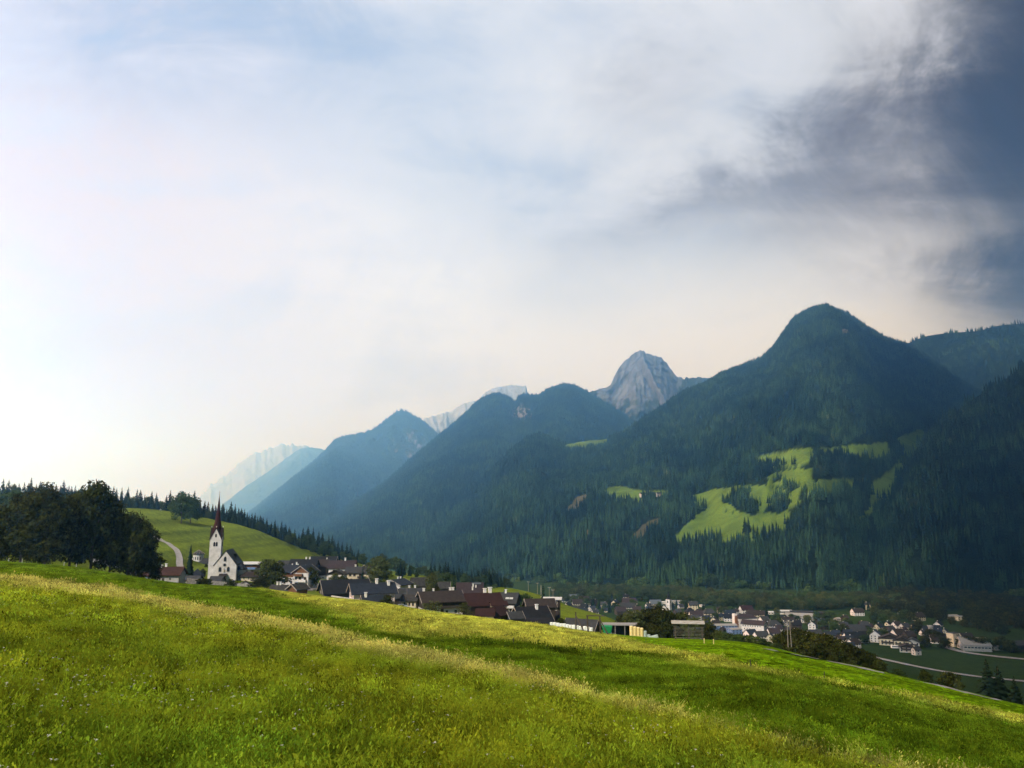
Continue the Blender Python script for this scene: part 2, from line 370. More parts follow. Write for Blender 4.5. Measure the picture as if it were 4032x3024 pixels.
def ground_at(px, py, y0=8.0, y1=2500.0, lift=0.0):
    """first ground point met by the sight line through a picture point"""
    ys = np.geomspace(y0, y1, 1500); p = at(px, py, ys); gz = ground(p[:, 0], p[:, 1]); k = np.argmax(gz >= p[:, 2])
    return (p[k, 0], p[k, 1], gz[k]+lift)

# colour of what grows there
def grass_colour(x, y, z, r):
    px, py = project(x, y, z); fr = y > 2
    a = lines(px, L1); b = lines(px, L2); c = lines(px, L3)
    n = fbm(x/9, y/9, 21); nb = fbm(x/3, y/3, 22); nc = fbm(x/45, y/45, 23)
    near_c = np.array((0.083, 0.117, 0.007)); crest = np.array((0.235, 0.225, 0.060)); lush = np.array((0.050, 0.084, 0.004)); yel = np.array((0.182, 0.196, 0.028)); viv = np.array((0.085, 0.150, 0.003))
    def sm(v, lo, hi): t = np.clip((v-lo)/(hi-lo), 0, 1); return (t*t*(3-2*t))[..., None]
    patch = np.clip(0.5*fbm(x/14, y/14, 27, 3) + 0.6*fbm(x/5, y/5, 28, 3), -1, 1)[..., None]
    col = near_c*(1+0.30*n[..., None]+0.75*patch) + np.array((0.03, 0.015, 0.0))*np.clip(nb, -1, 1)[..., None]
    wdt = np.clip(60 + 0*px, 40, 80)
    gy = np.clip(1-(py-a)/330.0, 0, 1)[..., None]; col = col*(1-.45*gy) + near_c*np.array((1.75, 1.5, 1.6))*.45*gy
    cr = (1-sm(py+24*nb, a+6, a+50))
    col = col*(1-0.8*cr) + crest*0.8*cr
    lw = sm(a - py + 16*nb, 4, 22); col = col*(1-lw) + (lush*np.clip(1+0.5*n+0.45*nb+0.55*fbm(x/1.3, y/1.3, 24, 3), 0.25, 2)[..., None])*lw
    yw = sm(b - py + 26*n + 20*nb, -6, 30); yc = yel*(1+0.16*nb[..., None]+0.14*nc[..., None])
    st = np.sin((py - (px-1500)*0.19)/13.0 + 3*nc); yc = yc*(1+0.10*st[..., None])
    col = col*(1-yw) + yc*yw
    vw = sm(c - py + 10*n, -4, 14)*sm(px, 2150, 2420); col = col*(1-vw) + viv*(1+0.18*n[..., None]+0.12*nc[..., None])*vw
    # the left brow is lusher
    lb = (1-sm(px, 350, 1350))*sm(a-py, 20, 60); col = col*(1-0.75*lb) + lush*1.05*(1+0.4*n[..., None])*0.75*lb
    far = sm(r, 280, 340)
    hillc = np.array((0.098, 0.128, 0.012))*(1 + 0.3*fbm(x/38, z/3.0, 31)[..., None] + 0.2*nc[..., None])
    hillc = hillc*(1-0.35*sm(fbm(x/22, z/2.2, 33), 0.05, 0.3))
    col = col*(1-far) + hillc*far
    vf = sm(r, 560, 700)*sm(-z, 100, 122); col = col*(1-vf) + np.array((0.020, 0.034, 0.008))*(1+0.3*nc[..., None])*vf
    col = np.where(fr[..., None], col, near_c)
    return np.clip(col*1.25, 0.002, 1)
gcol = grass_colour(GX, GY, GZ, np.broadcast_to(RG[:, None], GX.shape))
gcol = gcol*(0.50+0.50*np.clip((RG-60)/80, 0, 1))[:, None, None]      # bare soil shows between the stems near by
mg = bpy.data.materials.new('meadow_ground'); mg.use_nodes = True; g = NT(mg.node_tree)
pos = g.node('ShaderNodeNewGeometry').outputs['Position']
c = g.attr('tint')
nA = g.noise(pos, 1.3, 6, 0.65); nB = g.noise(pos, 0.22, 5, 0.6); nC = g.noise(pos, 6.0, 3, 0.6)
f = g.m('MULTIPLY', g.ss(nA, 0.3, 0.72, 0.55, 1.35), g.m('MULTIPLY', g.ss(nB, 0.3, 0.7, 0.82, 1.18), g.ss(nC, 0.3, 0.7, 0.75, 1.25)))
mu = g.node('ShaderNodeVectorMath', operation='SCALE'); g.put(mu.inputs[0], c); g.put(mu.inputs['Scale'], f)
bs = g.node('ShaderNodeBsdfDiffuse'); g.put(bs.inputs[0], mu.outputs[0])
bn = g.node('ShaderNodeBump'); bn.inputs['Strength'].default_value = 0.9; bn.inputs['Distance'].default_value = 0.35
g.put(bn.inputs['Height'], g.m('ADD', nA, g.m('MULTIPLY', nC, 0.35))); g.l.new(bn.outputs[0], bs.inputs['Normal'])
o = g.node('ShaderNodeOutputMaterial'); g.l.new(bs.outputs[0], o.inputs[0])
V = np.stack([GX, GY, GZ], -1).reshape(-1, 3)
fc = grid_faces(len(RG), len(AZF), wrap=True)[:, ::-1]
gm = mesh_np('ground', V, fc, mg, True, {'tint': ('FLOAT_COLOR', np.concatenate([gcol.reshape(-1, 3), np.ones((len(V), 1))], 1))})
tag(link('ground', gm), 'green meadow hillside falling to the valley floor', None, None, 'structure')

# ================================================================== MOUNTAINS
def in_poly(px, py, poly):
    x = np.array([p[0] for p in poly]); y = np.array([p[1] for p in poly]); ins = np.zeros(np.shape(px), bool); j = len(x)-1
    for i in range(len(x)):
        c = ((y[i] > py) != (y[j] > py)) & (px < (x[j]-x[i])*(py-y[i])/(y[j]-y[i]+1e-9)+x[i]); ins ^= c; j = i
    return ins
q = lambda L: [(2200+x/1.2074, 1600+y/1.2074) for x, y in L]
MEADOWS = [q(L) for L in (
 [(520,640),(610,560),(700,490),(870,512),(960,460),(1070,418),(1160,385),(1270,346),(1480,345),(1480,372),(1330,402),(1200,432),(1090,490),(1100,540),(1065,595),(1000,600),(930,642),(830,640),(700,645),(590,655)],
 [(605,440),(700,405),(870,378),(980,378),(1100,408),(1060,430),(980,470),(950,500),(870,508),(700,492),(650,460)],
 [(880,270),(960,235),(1110,205),(1350,188),(1560,170),(1575,232),(1500,252),(1390,225),(1230,240),(1150,292),(1060,292),(980,285)],
 [(1590,180),(1620,140),(1720,100),(1745,120),(1740,205),(1660,265),(1660,345),(1560,452),(1480,512),(1410,542),(1480,470),(1482,370),(1560,310),(1632,250),(1622,200)],
 [(205,392),(275,376),(390,402),(520,405),(520,420),(410,425),(400,470),(380,478),(340,440),(280,460),(240,440),(205,405)],
 [(0,188),(110,165),(240,140),(232,182),(130,202),(50,214),(10,207)],
 [(1000,330),(1140,292),(1205,302),(1215,365),(1100,388),(990,378)])]
GROVES = [q(L) for L in ([(800,455),(850,412),(905,415),(945,470),(940,512),(900,518),(850,495)], [(975,500),(1030,448),(1085,428),(1092,490),(1040,508)], [(780,440),(810,440),(810,462),(785,462)], [(1140,480),(1150,400),(1180,390),(1190,470)], [(1500,500),(1540,430),(1560,440),(1540,480)], [(1010,340),(1050,330),(1060,360),(1020,365)])]
BROWN = [q(L) for L in ([(340,625),(400,560),(480,525),(492,550),(430,602),(370,632)], [(1452,758),(1470,758),(1502,820),(1498,834),(1475,820)], [(100,620),(140,580),(155,590),(120,630)], [(20,500),(90,430),(150,410),(170,420),(60,500)],[(780,830),(800,825),(810,860),(795,865)])]
FORT = []     # samples for the far forest: (points, scale, kind)
def ridge_mat(name, forest, rock, grass=(0.055, 0.085, 0.012), brown=(0.075, 0.070, 0.038), scale=1.0):
    m = bpy.data.materials.new(name); m.use_nodes = True; g = NT(m.node_tree)
    pos = g.node('ShaderNodeNewGeometry').outputs['Position']
    nA = g.noise(pos, 0.035*scale, 6, 0.7); nB = g.noise(pos, 0.004*scale, 6, 0.6); nC = g.noise(pos, 0.012*scale, 6, 0.65, 0.6)
    f = g.mix(g.ss(nA, 0.36, 0.64), tuple(x*0.45 for x in forest), tuple(x*1.5 for x in forest))
    f = g.mix(g.ss(nB, 0.35, 0.65), f, g.mix(1.0, f, (1.5, 1.35, 1.0), 'MULTIPLY'))
    mpr = g.node('ShaderNodeMapping'); g.put(mpr.inputs[0], pos); mpr.inputs['Scale'].default_value = (1, 1, 0.35)
    nD = g.noise(mpr.outputs[0], 0.018*scale, 7, 0.7, 1.2)
    rk = g.mix(g.ss(nD, 0.3, 0.7), tuple(x*(0.5 if scale > .45 else .8) for x in rock), tuple(x*(1.35 if scale > .45 else 1.12) for x in rock))
    rw = g.ss(g.m('ADD', g.attr('rock', out=2), g.m('MULTIPLY', g.m('SUBTRACT', nC, 0.5), 1.5)), 0.42, 0.58)
    c = g.mix(rw, f, rk)
    gr = g.mix(g.ss(nC, 0.3, 0.7), tuple(x*0.75 for x in grass), tuple(x*1.25 for x in grass))
    c = g.mix(g.attr('meadow', out=2), c, gr); c = g.mix(g.attr('brown', out=2), c, brown)
    b = g.node('ShaderNodeBsdfDiffuse'); g.put(b.inputs[0], c)
    bn = g.node('ShaderNodeBump'); bn.inputs['Strength'].default_value = 0.8; bn.inputs['Distance'].default_value = 18.0/scale
    g.put(bn.inputs['Height'], g.m('ADD', g.m('MULTIPLY', nA, 0.5), nD)); g.l.new(bn.outputs[0], b.inputs['Normal'])
    o = g.node('ShaderNodeOutputMaterial'); g.l.new(b.outputs[0], o.inputs[0]); return m
def mountain(name, label, ridge, yridge, ybase, mat, nc=300, nr=110, relief=0.05, gul=26, rock_fn=None, seed=1, meadow=False, jag=0.0, forest=None, prof=1.0, zbase=-142.0, back=0.35, gdec=1.0, rough=48.0):
    pxs = np.linspace(ridge[0][0], ridge[-1][0], nc); rp = np.array(ridge, float)
    pr = pchip_eval(rp[:, 0], rp[:, 1], pxs)
    if jag: pr = pr - jag*np.abs(fbm(pxs/22.0, pxs*0+seed, seed+40, 5, 0.62))*2 + jag*0.6
    yr = np.interp(pxs, *zip(*yridge)); yb = np.interp(pxs, *zip(*ybase))
    yb = np.minimum(yb, yr*0.93)
    T = np.linspace(0, 1, nr)[:, None]
    zr = CAMZ + np.array([tan_at(p) for p in pr])*yr
    zr = np.maximum(zr, zbase+4)
    dep = yb + (yr-yb)*T**prof
    # gullies run down the slope: they move the surface nearer and farther
    along = (pxs-CX)/F*yr/1000.0
    gn = fbm(along[None]*gul/10 + 0.5*T, T*1.6 + 0*pxs[None], seed, 5, 0.55)
    gn2 = 1-2*np.abs(fbm(along[None]*gul/16 + 0.9*T, T*0.9+0*pxs[None], seed+9, 4, 0.5))
    env = np.clip(T*5, 0, 1)*np.clip((1-T)*6, 0.12, 1)
    H = zbase + (zr-zbase)*T
    dep = dep*(1 - relief*(0.7*gn+0.55*gn2)*env*gdec)
    # keep each point on its own sight line in height above the base
    tt = (np.array([[tan_at(p) for p in pr]])*yr[None] )
    x = (pxs-CX)/F * (dep*CP + (H-CAMZ)*SP)
    rows = [np.stack([x, dep, H], -1)]
    b1 = np.stack([x[-1]*1.04, yr*1.05, zr - (zr-zbase)*0.12], -1); b2 = np.stack([x[-1]*(1+back), yr*(1+back), np.full(nc, zbase)], -1)
    A = np.concatenate([rows[0], b1[None], b2[None]], 0)
    px2, py2 = project(A[..., 0], A[..., 1], A[..., 2])
    md = np.zeros(px2.shape); br = np.zeros(px2.shape)
    if meadow:
        wj = fbm(px2/26, py2/15, 77, 4); wk = fbm(px2/24+9, py2/14, 78, 4)
        for p in MEADOWS: md = np.maximum(md, in_poly(px2+9*wj, py2+6*wk, p))
        for p in GROVES: md = md*(1-in_poly(px2+10*wj, py2+8*wk, p))
        for p in BROWN: br = np.maximum(br, in_poly(px2, py2, p))
        md[-2:] = 0; br[-2:] = 0
    TT = np.concatenate([np.broadcast_to(T, (nr, nc)), np.ones((2, nc))], 0)
    rk = np.zeros(px2.shape) if rock_fn is None else rock_fn(px2, py2, TT)
    # rough relief in 3-D
    rel = fbm(A[..., 0]/90, A[..., 1]/90 + A[..., 2]/70, seed+3, 4)
    amp = np.where(rk > 0.3, rough, 7.0)*np.clip(TT*8, 0, 1)*(1-md)*np.where(TT > 0.985, 0.25, 1)
    A[..., 1] += amp*rel
    A[..., 2] += md*9.0*fbm(A[..., 0]/170, A[..., 1]/170, seed+60, 3)*np.clip(TT*8, 0, 1)
    me = mesh_np(name, A.reshape(-1, 3), grid_faces(nr+2, nc), mat, True,
        {'rock': ('FLOAT', rk), 'meadow': ('FLOAT', md), 'brown': ('FLOAT', br)})
    tag(link(name, me), label, None, None, 'structure')
    if forest:
        area, scl, dec = forest
        P00 = A[:-2, :-1]; Q = A[:-2]
        a = Q[:-1, :-1]; b = Q[:-1, 1:]; c_ = Q[1:, :-1]; d_ = Q[1:, 1:]
        ar = 0.5*np.linalg.norm(np.cross(d_-a, c_-b), axis=-1)
        open_ = np.maximum(md, br)[:-2][:-1, :-1]; rr = rk[:-2][:-1, :-1]
        exp = ar/area*(open_ < 0.5)*np.clip(1-rr*1.1, 0, 1)
        cnt = rng.poisson(exp); idx = np.repeat(np.arange(cnt.size), cnt.ravel()); ii, jj = np.unravel_index(idx, cnt.shape)
        u = rng.random(len(ii))[:, None]; v = rng.random(len(ii))[:, None]
        pts = (a[ii, jj]*(1-u)+b[ii, jj]*u)*(1-v) + (c_[ii, jj]*(1-u)+d_[ii, jj]*u)*v
        t_ = (ii+v[:, 0])/nr
        FORT.append((pts, np.full(len(pts), scl)*(0.75+0.5*rng.random(len(pts))), (t_ < dec*(0.6+0.8*fbm(pts[:, 0]/60, pts[:, 1]/60, 5)))))
    return A
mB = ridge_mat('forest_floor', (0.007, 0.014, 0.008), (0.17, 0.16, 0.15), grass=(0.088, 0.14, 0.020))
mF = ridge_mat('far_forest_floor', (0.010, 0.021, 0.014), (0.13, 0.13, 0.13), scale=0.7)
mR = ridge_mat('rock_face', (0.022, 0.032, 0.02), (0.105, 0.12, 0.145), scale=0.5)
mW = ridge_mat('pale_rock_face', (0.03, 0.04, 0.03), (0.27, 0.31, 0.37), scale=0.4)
def rockB(px, py, T): return np.where((np.hypot((px-3325)/22, (py-1305)/12) < 1), 0.9, 0.0)
B_RIDGE = [(1380,2345),(1480,2290),(1560,2235),(1695,2113),(1821,1978),(1966,1824),(2050,1748),(2110,1716),(2160,1731),(2215,1752),(2285,1743),(2380,1731),(2440,1713),(2520,1662),(2600,1612),(2700,1545),(2780,1512),(2850,1474),(2930,1442),(3000,1412),(3050,1372),(3100,1312),(3140,1268),(3190,1232),(3250,1219),(3310,1227),(3370,1262),(3430,1302),(3500,1337),(3570,1358),(3700,1440),(3850,1540),(4032,1640),(4400,1780)]
MA = mountain('forested_mountain', 'dark forested mountain with alpine meadows above the valley town', B_RIDGE,
    [(1380,2300),(1560,2700),(2110,3700),(2300,3700),(2700,4400),(3250,4700),(3570,4500),(4400,4200)],
    [(1380,2150),(1800,1700),(2100,1500),(2400,1420),(2800,1380),(3200,1330),(3600,1330),(4400,1300)], mB, 440, 180, 0.12, 20, rockB, 2, True, forest=(330.0, 1.0, 0.03))
mountain('shaded_spur', 'near black forested spur at the right edge of the valley', [(3330,2330),(3400,2200),(3450,2080),(3500,1980),(3560,1850),(3620,1755),(3680,1690),(3740,1640),(3850,1560),(3950,1500),(4032,1440),(4400,1280),(5000,1190),(5600,1230),(6300,1330)],
    [(3330,1500),(3500,1900),(4400,2300),(6300,2400)], [(3330,1300),(4400,1120),(6300,900)], mB, 330, 110, 0.05, 26, None, 4, forest=(300.0, 1.0, 0.04))
mountain('right_ridge', 'dark ridge on the skyline behind the main peak', [(3400,1420),(3520,1375),(3580,1348),(3650,1323),(3750,1311),(3850,1305),(3920,1286),(4032,1275),(4400,1240),(5200,1280),(6300,1380)],
    [(3400,5000),(6300,4400)], [(3400,3700),(6300,3300)], mB, 240, 60, 0.04, 20, None, 6, forest=(700.0, 1.25, 0.0))
def rockD(px, py, T):
    r = 0.35*np.exp(-((px-2055)/60)**2-((py-1625)/45)**2)*2.2
    return r + 0.25*np.exp(-((px-1950)/200)**2-((py-2000)/60)**2)*0
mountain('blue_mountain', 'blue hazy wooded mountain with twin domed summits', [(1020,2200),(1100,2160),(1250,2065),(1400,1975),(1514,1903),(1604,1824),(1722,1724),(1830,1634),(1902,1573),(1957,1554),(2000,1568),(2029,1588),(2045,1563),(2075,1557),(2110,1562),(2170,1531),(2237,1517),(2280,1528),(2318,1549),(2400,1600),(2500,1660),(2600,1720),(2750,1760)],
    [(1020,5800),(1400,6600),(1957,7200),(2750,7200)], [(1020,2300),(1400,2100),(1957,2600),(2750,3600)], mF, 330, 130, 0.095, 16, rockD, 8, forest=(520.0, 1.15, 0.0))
def rockE(px, py, T): return np.clip(0.95 - np.clip((py-1500 + 0.10*np.abs(px-2520))/190, 0, 1)*0.85, 0, 1)*np.clip((2720-px)/60, 0.1, 1)*np.clip((px-2300)/60, 0.25, 1)
mountain('rocky_peak', 'bare grey rocky peak rising behind the forest ridges', [(2200,1640),(2270,1575),(2327,1542),(2360,1528),(2400,1516),(2418,1480),(2436,1446),(2470,1412),(2500,1388),(2520,1386),(2552,1396),(2590,1401),(2612,1415),(2644,1453),(2665,1480),(2690,1490),(2730,1485),(2820,1484),(2900,1490),(3000,1520)],
    [(2200,7700),(3000,7700)], [(2200,6300),(3000,6300)], mR, 300, 150, 0.10, 20, rockE, 12, jag=8, gdec=1.2)
def rk1(px, py, T): return 0.9+0*px
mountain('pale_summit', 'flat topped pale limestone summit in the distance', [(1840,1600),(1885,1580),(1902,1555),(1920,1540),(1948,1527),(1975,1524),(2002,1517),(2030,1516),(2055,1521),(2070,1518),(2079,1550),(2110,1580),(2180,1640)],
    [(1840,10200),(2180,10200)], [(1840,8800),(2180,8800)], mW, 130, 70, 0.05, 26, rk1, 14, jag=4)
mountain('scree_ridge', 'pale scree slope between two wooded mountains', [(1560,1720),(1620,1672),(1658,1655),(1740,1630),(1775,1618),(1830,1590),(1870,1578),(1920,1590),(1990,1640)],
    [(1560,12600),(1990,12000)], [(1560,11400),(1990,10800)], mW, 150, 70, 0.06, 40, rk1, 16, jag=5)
def rockG(px, py, T): return 0.42*np.exp(-((px-1620)/75)**2-((py-1760)/75)**2)*1.5 + 0.33*np.exp(-((px-1520)/25)**2-((py-1750)/40)**2) + 0.3*np.exp(-((px-1400)/160)**2-((py-1940)/40)**2)
mountain('hazy_mountain', 'pale blue hazy mountain with a single pointed summit', [(720,2230),(820,2150),(900,2085),(1000,2008),(1152,1887),(1279,1781),(1324,1735),(1396,1716),(1459,1698),(1514,1662),(1560,1625),(1577,1619),(1600,1624),(1622,1635),(1658,1655),(1704,1697),(1800,1780),(1960,1880)],
    [(720,11300),(1960,11300)], [(720,4200),(1300,4400),(1500,8000),(1960,8000)], mF, 260, 110, 0.10, 14, rockG, 18, forest=(1100.0, 1.6, 0.0))
mountain('faint_mountain', 'faint blue mountain flank far down the valley', [(560,2260),(700,2140),(850,2010),(953,1925),(1062,1852),(1134,1798),(1180,1768),(1210,1761),(1261,1765),(1320,1800),(1420,1870)],
    [(560,17800),(1420,17800)], [(560,14800),(1420,14800)], mR, 170, 80, 0.05, 14, lambda px, py, T: 0.45*T, 20, jag=3)
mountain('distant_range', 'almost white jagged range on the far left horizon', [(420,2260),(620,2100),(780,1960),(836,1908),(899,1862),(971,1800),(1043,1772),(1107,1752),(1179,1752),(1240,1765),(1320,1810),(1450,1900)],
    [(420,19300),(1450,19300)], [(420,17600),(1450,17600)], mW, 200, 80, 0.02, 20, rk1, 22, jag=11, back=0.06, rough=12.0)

# ================================================================== HAZE
hz = MB().box(-21000, 21000, -21000, 21500, -143.5, 1850)
mh = bpy.data.materials.new('valley_haze'); mh.use_nodes = True; g = NT(mh.node_tree)
pv = g.node('ShaderNodeVolumePrincipled'); pv.inputs['Color'].default_value = (0.18, 0.49, 1.0, 1)
pv.inputs['Absorption Color'].default_value = (1, 1, 1, 1)
pv.inputs['Density'].default_value = 0.000118; pv.inputs['Anisotropy'].default_value = 0.72
o = g.node('ShaderNodeOutputMaterial'); g.l.new(pv.outputs[0], o.inputs['Volume'])
hzo = hz.build('haze', mh); tag(hzo, 'thin blue haze filling the valley', None, None, 'stuff')
# ================================================================== PLANTS
def vcol(pal, n):
    return pal
def spruce_mesh(name, h, seed, mat, levels=16, per=9, w=0.17, dens=1.0):
    """crown of drooping branch sprays round a stem; returns crown mesh"""
    r = np.random.default_rng(seed); V = []; Fc = []; Cc = []
    z0 = 0.06 + 0.06*r.random()
    for k in range(levels):
        t = z0 + (1-z0)*(k/(levels-0.4))**0.92
        rad = h*w*(1-t)**0.85*(0.85+0.3*r.random()) + 0.10
        n = max(4, int(per*(1-0.55*t)))
        off = r.random()*6.28
        for i in range(n):
            if r.random() < 0.07: continue
            a = off + 6.283*i/n + r.normal()*0.25; rr = rad*(0.72+0.5*r.random()); z = t*h + r.normal()*0.012*h
            dro = rr*(0.30+0.35*(1-t)) + 0.02*h; ca, sa = math.cos(a), math.sin(a); wd = rr*0.36+0.10
            b = len(V); th = 0.05*h*(1-t)+0.25
            V += [(0.04*ca, 0.04*sa, z+th*0.9), (rr*0.6*ca-wd*sa, rr*0.6*sa+wd*ca, z-dro*0.35), (rr*ca, rr*sa, z-dro*(0.75)), (rr*0.6*ca+wd*sa, rr*0.6*sa-wd*ca, z-dro*0.35), (rr*0.55*ca, rr*0.55*sa, z-dro*0.5-th*0.9)]
            Fc += [(b, b+1, b+2), (b, b+2, b+3), (b+1, b+4, b+2), (b+4, b+3, b+2)]
    b = len(V); V += [(0, 0, h*1.02)] + [(0.10*math.cos(q_), 0.10*math.sin(q_), h*0.93) for q_ in (0, 2.1, 4.2)]; Fc += [(b, b+1, b+2), (b, b+2, b+3), (b, b+3, b+1)]
    return mesh_np(name, V, Fc, mat)
def trunk_mesh(name, h, r0, mat, limbs=0, seed=1, spread=0.3):
    m = MB(); r = np.random.default_rng(seed); ks = 5; pts = [Vector((0.02*h*r.normal()*k/ks*0.4, 0.02*h*r.normal()*k/ks*0.4, h*k/ks - (0.6 if k == 0 else 0))) for k in range(ks+1)]
    for k in range(ks): m.bar(pts[k], pts[k+1], r0*2*(1-0.8*k/ks), r0*2*(1-0.8*(k+1)/ks), 6)
    for i in range(limbs):
        k = 2 + i % 3; a = 6.28*(i*0.381+0.1*r.random()); q_ = pts[k] + Vector((math.cos(a)*h*spread, math.sin(a)*h*spread, h*0.28*(0.7+0.6*r.random())))
        m.bar(pts[k], q_, r0*0.9, r0*0.25, 5)
    return m.mesh(name, mat)
def leafy_mesh(name, h, wid, seed, mat, n=2600, leaf=0.42, base=0.14, lobes=11, hang=0.25):
    """leaf sprays spread through uneven lobes"""
    r = np.random.default_rng(seed); C = []
    for i in range(lobes):
        t = (i+0.5)/lobes; zc = base + (1-base)*(0.10+0.80*t); prof = math.sin(math.pi*min(1, max(0.0, (zc-base)/(1-base)*0.82+0.16)))**0.7
        a = i*2.4 + r.random(); off = wid*0.5*prof*(0.45+0.4*r.random())
        C.append((off*math.cos(a), off*math.sin(a), zc*h, wid*(0.17+0.13*r.random())*(0.75+0.4*prof), h*(0.10+0.07*r.random())))
    C.append((0, 0, h*0.82, wid*0.2, h*0.15)); C.append((0, 0, h*0.55, wid*0.32, h*0.2))
    C = np.array(C); wts = C[:, 3]**2*C[:, 4]; wts /= wts.sum(); k = r.choice(len(C), n, p=wts)
    d = r.normal(size=(n, 3)); d /= np.linalg.norm(d, axis=1)[:, None]; rad = r.random(n)**0.33*(0.9+0.25*r.random(n))
    P = np.stack([C[k, 0]+d[:, 0]*rad*C[k, 3], C[k, 1]+d[:, 1]*rad*C[k, 3], C[k, 2]+d[:, 2]*rad*C[k, 4]], 1)
    P[:, 2] = np.maximum(P[:, 2], base*h*(0.5+0.8*r.random(n)))
    nrm = d*0.8 + r.normal(size=(n, 3))*0.55 + np.array([0, 0, 0.55]); nrm /= np.linalg.norm(nrm, axis=1)[:, None]
    up = r.normal(size=(n, 3)); t1 = np.cross(nrm, up); t1 /= np.linalg.norm(t1, axis=1)[:, None]; t2 = np.cross(nrm, t1)
    s_ = leaf*(0.6+0.8*r.random(n))[:, None]
    V = np.stack([P-t1*s_, P-t2*s_*0.55+nrm*s_*0.12, P+t1*s_, P+t2*s_*0.55-nrm*s_*hang], 1).reshape(-1, 3)
    Fc = np.arange(4*n).reshape(-1, 4)
    return mesh_np(name, V, Fc, mat)
bark = mat_plain('bark', (0.055, 0.042, 0.032), 0.95, 0.35, 3)
m_spr = mat_leaf('spruce_needles', (0.012, 0.022, 0.013), 0.4, 0.08)
m_spr2 = mat_leaf('far_spruce_needles', (0.0085, 0.020, 0.0125), 0.4, 0.08, spread=(0.4, 2.0), world=0.0045)
m_far_dec = mat_leaf('far_leaves', (0.026, 0.048, 0.016), 0.4, 0.2, spread=(0.5, 1.6), world=0.006)
m_dk = mat_leaf('dark_leaves', (0.030, 0.034, 0.006), 0.8, 0.12)
m_dec = mat_leaf('green_leaves', (0.040, 0.060, 0.016), 0.45, 0.22)
m_olv = mat_leaf('olive_leaves', (0.058, 0.070, 0.020), 0.4, 0.22)
m_red = mat_leaf('dark_red_leaves', (0.030, 0.014, 0.014), 0.4, 0.15)
PROTO = bpy.data.collections.new('far_tree_kinds')   # sources for the far forest only; not linked into the scene
def instancer(name, label, pts, scl, idx, protos, tint=None, tilt=None, lean=0.0):
    colx = bpy.data.collections.new(name + '_kinds')
    for i, pm in enumerate(protos): colx.objects.link(bpy.data.objects.new('%s_kind_%02d' % (name, i), pm))
    n = len(pts); me = bpy.data.meshes.new(name); me.vertices.add(n); me.vertices.foreach_set('co', np.asarray(pts, np.float32).ravel())
    rot = np.zeros((n, 3), np.float32); rot[:, 2] = rng.random(n)*6.283
    if lean: rot[:, 0] = rng.normal(size=n)*lean; rot[:, 1] = rng.normal(size=n)*lean
    for an, typ, arr, f in (('rot', 'FLOAT_VECTOR', rot, 'vector'), ('scl', 'FLOAT', np.asarray(scl, np.float32), 'value'), ('kidx', 'INT', np.asarray(idx, np.int32), 'value')):
        me.attributes.new(an, typ, 'POINT').data.foreach_set(f, arr.ravel())
    if tint is not None: me.attributes.new('tint', 'FLOAT_COLOR', 'POINT').data.foreach_set('color', np.concatenate([tint, np.ones((n, 1))], 1).astype(np.float32).ravel())
    o = link(name, me); ng = bpy.data.node_groups.new(name, 'GeometryNodeTree')
    ng.interface.new_socket('Geometry', in_out='INPUT', socket_type='NodeSocketGeometry'); ng.interface.new_socket('Geometry', in_out='OUTPUT', socket_type='NodeSocketGeometry')
    N = ng.nodes; L = ng.links; gi = N.new('NodeGroupInput'); go = N.new('NodeGroupOutput'); ip = N.new('GeometryNodeInstanceOnPoints'); ci = N.new('GeometryNodeCollectionInfo')
    ci.inputs['Collection'].default_value = colx; ci.inputs['Separate Children'].default_value = True; ci.inputs['Reset Children'].default_value = True
    def na(nm, t):
        x = N.new('GeometryNodeInputNamedAttribute'); x.data_type = t; x.inputs[0].default_value = nm; return [s_ for s_ in x.outputs if s_.enabled and s_.name == 'Attribute'][0]
    L.new(gi.outputs[0], ip.inputs['Points']); L.new(ci.outputs[0], ip.inputs['Instance']); ip.inputs['Pick Instance'].default_value = True
    L.new(na('kidx', 'INT'), ip.inputs['Instance Index']); L.new(na('rot', 'FLOAT_VECTOR'), ip.inputs['Rotation']); L.new(na('scl', 'FLOAT'), ip.inputs['Scale'])
    L.new(ip.outputs[0], go.inputs[0]); md = o.modifiers.new('scatter', 'NODES'); md.node_group = ng
    tag(o, label, None, None, 'stuff'); return o
# ---- far forest: clumps of small spruces, some broadleaf
def far_clump(name, seed, kind):
    r = np.random.default_rng(seed); V = []; Fc = []
    for i in range(6):
        x, y = r.uniform(-9, 9, 2); h = r.uniform(17, 31); rw = h*r.uniform(0.10, 0.15)
        if kind == 0:
            a0 = r.random()*6
            for (za, zb, k) in ((0.08, 0.5, 1.0), (0.34, 0.76, 0.7), (0.6, 1.0, 0.42)):
                b = len(V); n = 5
                for j in range(n):
                    q_ = rw*k*r.uniform(0.75, 1.25); V.append((x+q_*math.cos(a0+6.283*j/n), y+q_*math.sin(a0+6.283*j/n), h*(za+r.uniform(-.04, .03))))
                V.append((x, y, h*zb)); Fc += [(b+j, b+(j+1) % n, b+n) for j in range(n)]; a0 += 0.6
        else:
            h *= 0.62
            for q_ in range(26):
                d = r.normal(size=3); d /= np.linalg.norm(d); p = np.array((x, y, h*0.58))+d*np.array((h*.34, h*.34, h*.42))*r.uniform(.6, 1); s_ = h*0.16
                t1 = np.cross(d, r.normal(size=3)); t1 /= np.linalg.norm(t1); t2 = np.cross(d, t1); b = len(V)
                V += [tuple(p-t1*s_), tuple(p-t2*s_), tuple(p+t1*s_)]; Fc.append((b, b+1, b+2))
    return mesh_np(name, V, Fc, m_spr2 if kind == 0 else m_far_dec)
clumps = [far_clump('spruce_clump', 50+i, 0) for i in range(6)] + [far_clump('broadleaf_clump', 70+i, 1) for i in range(3)]
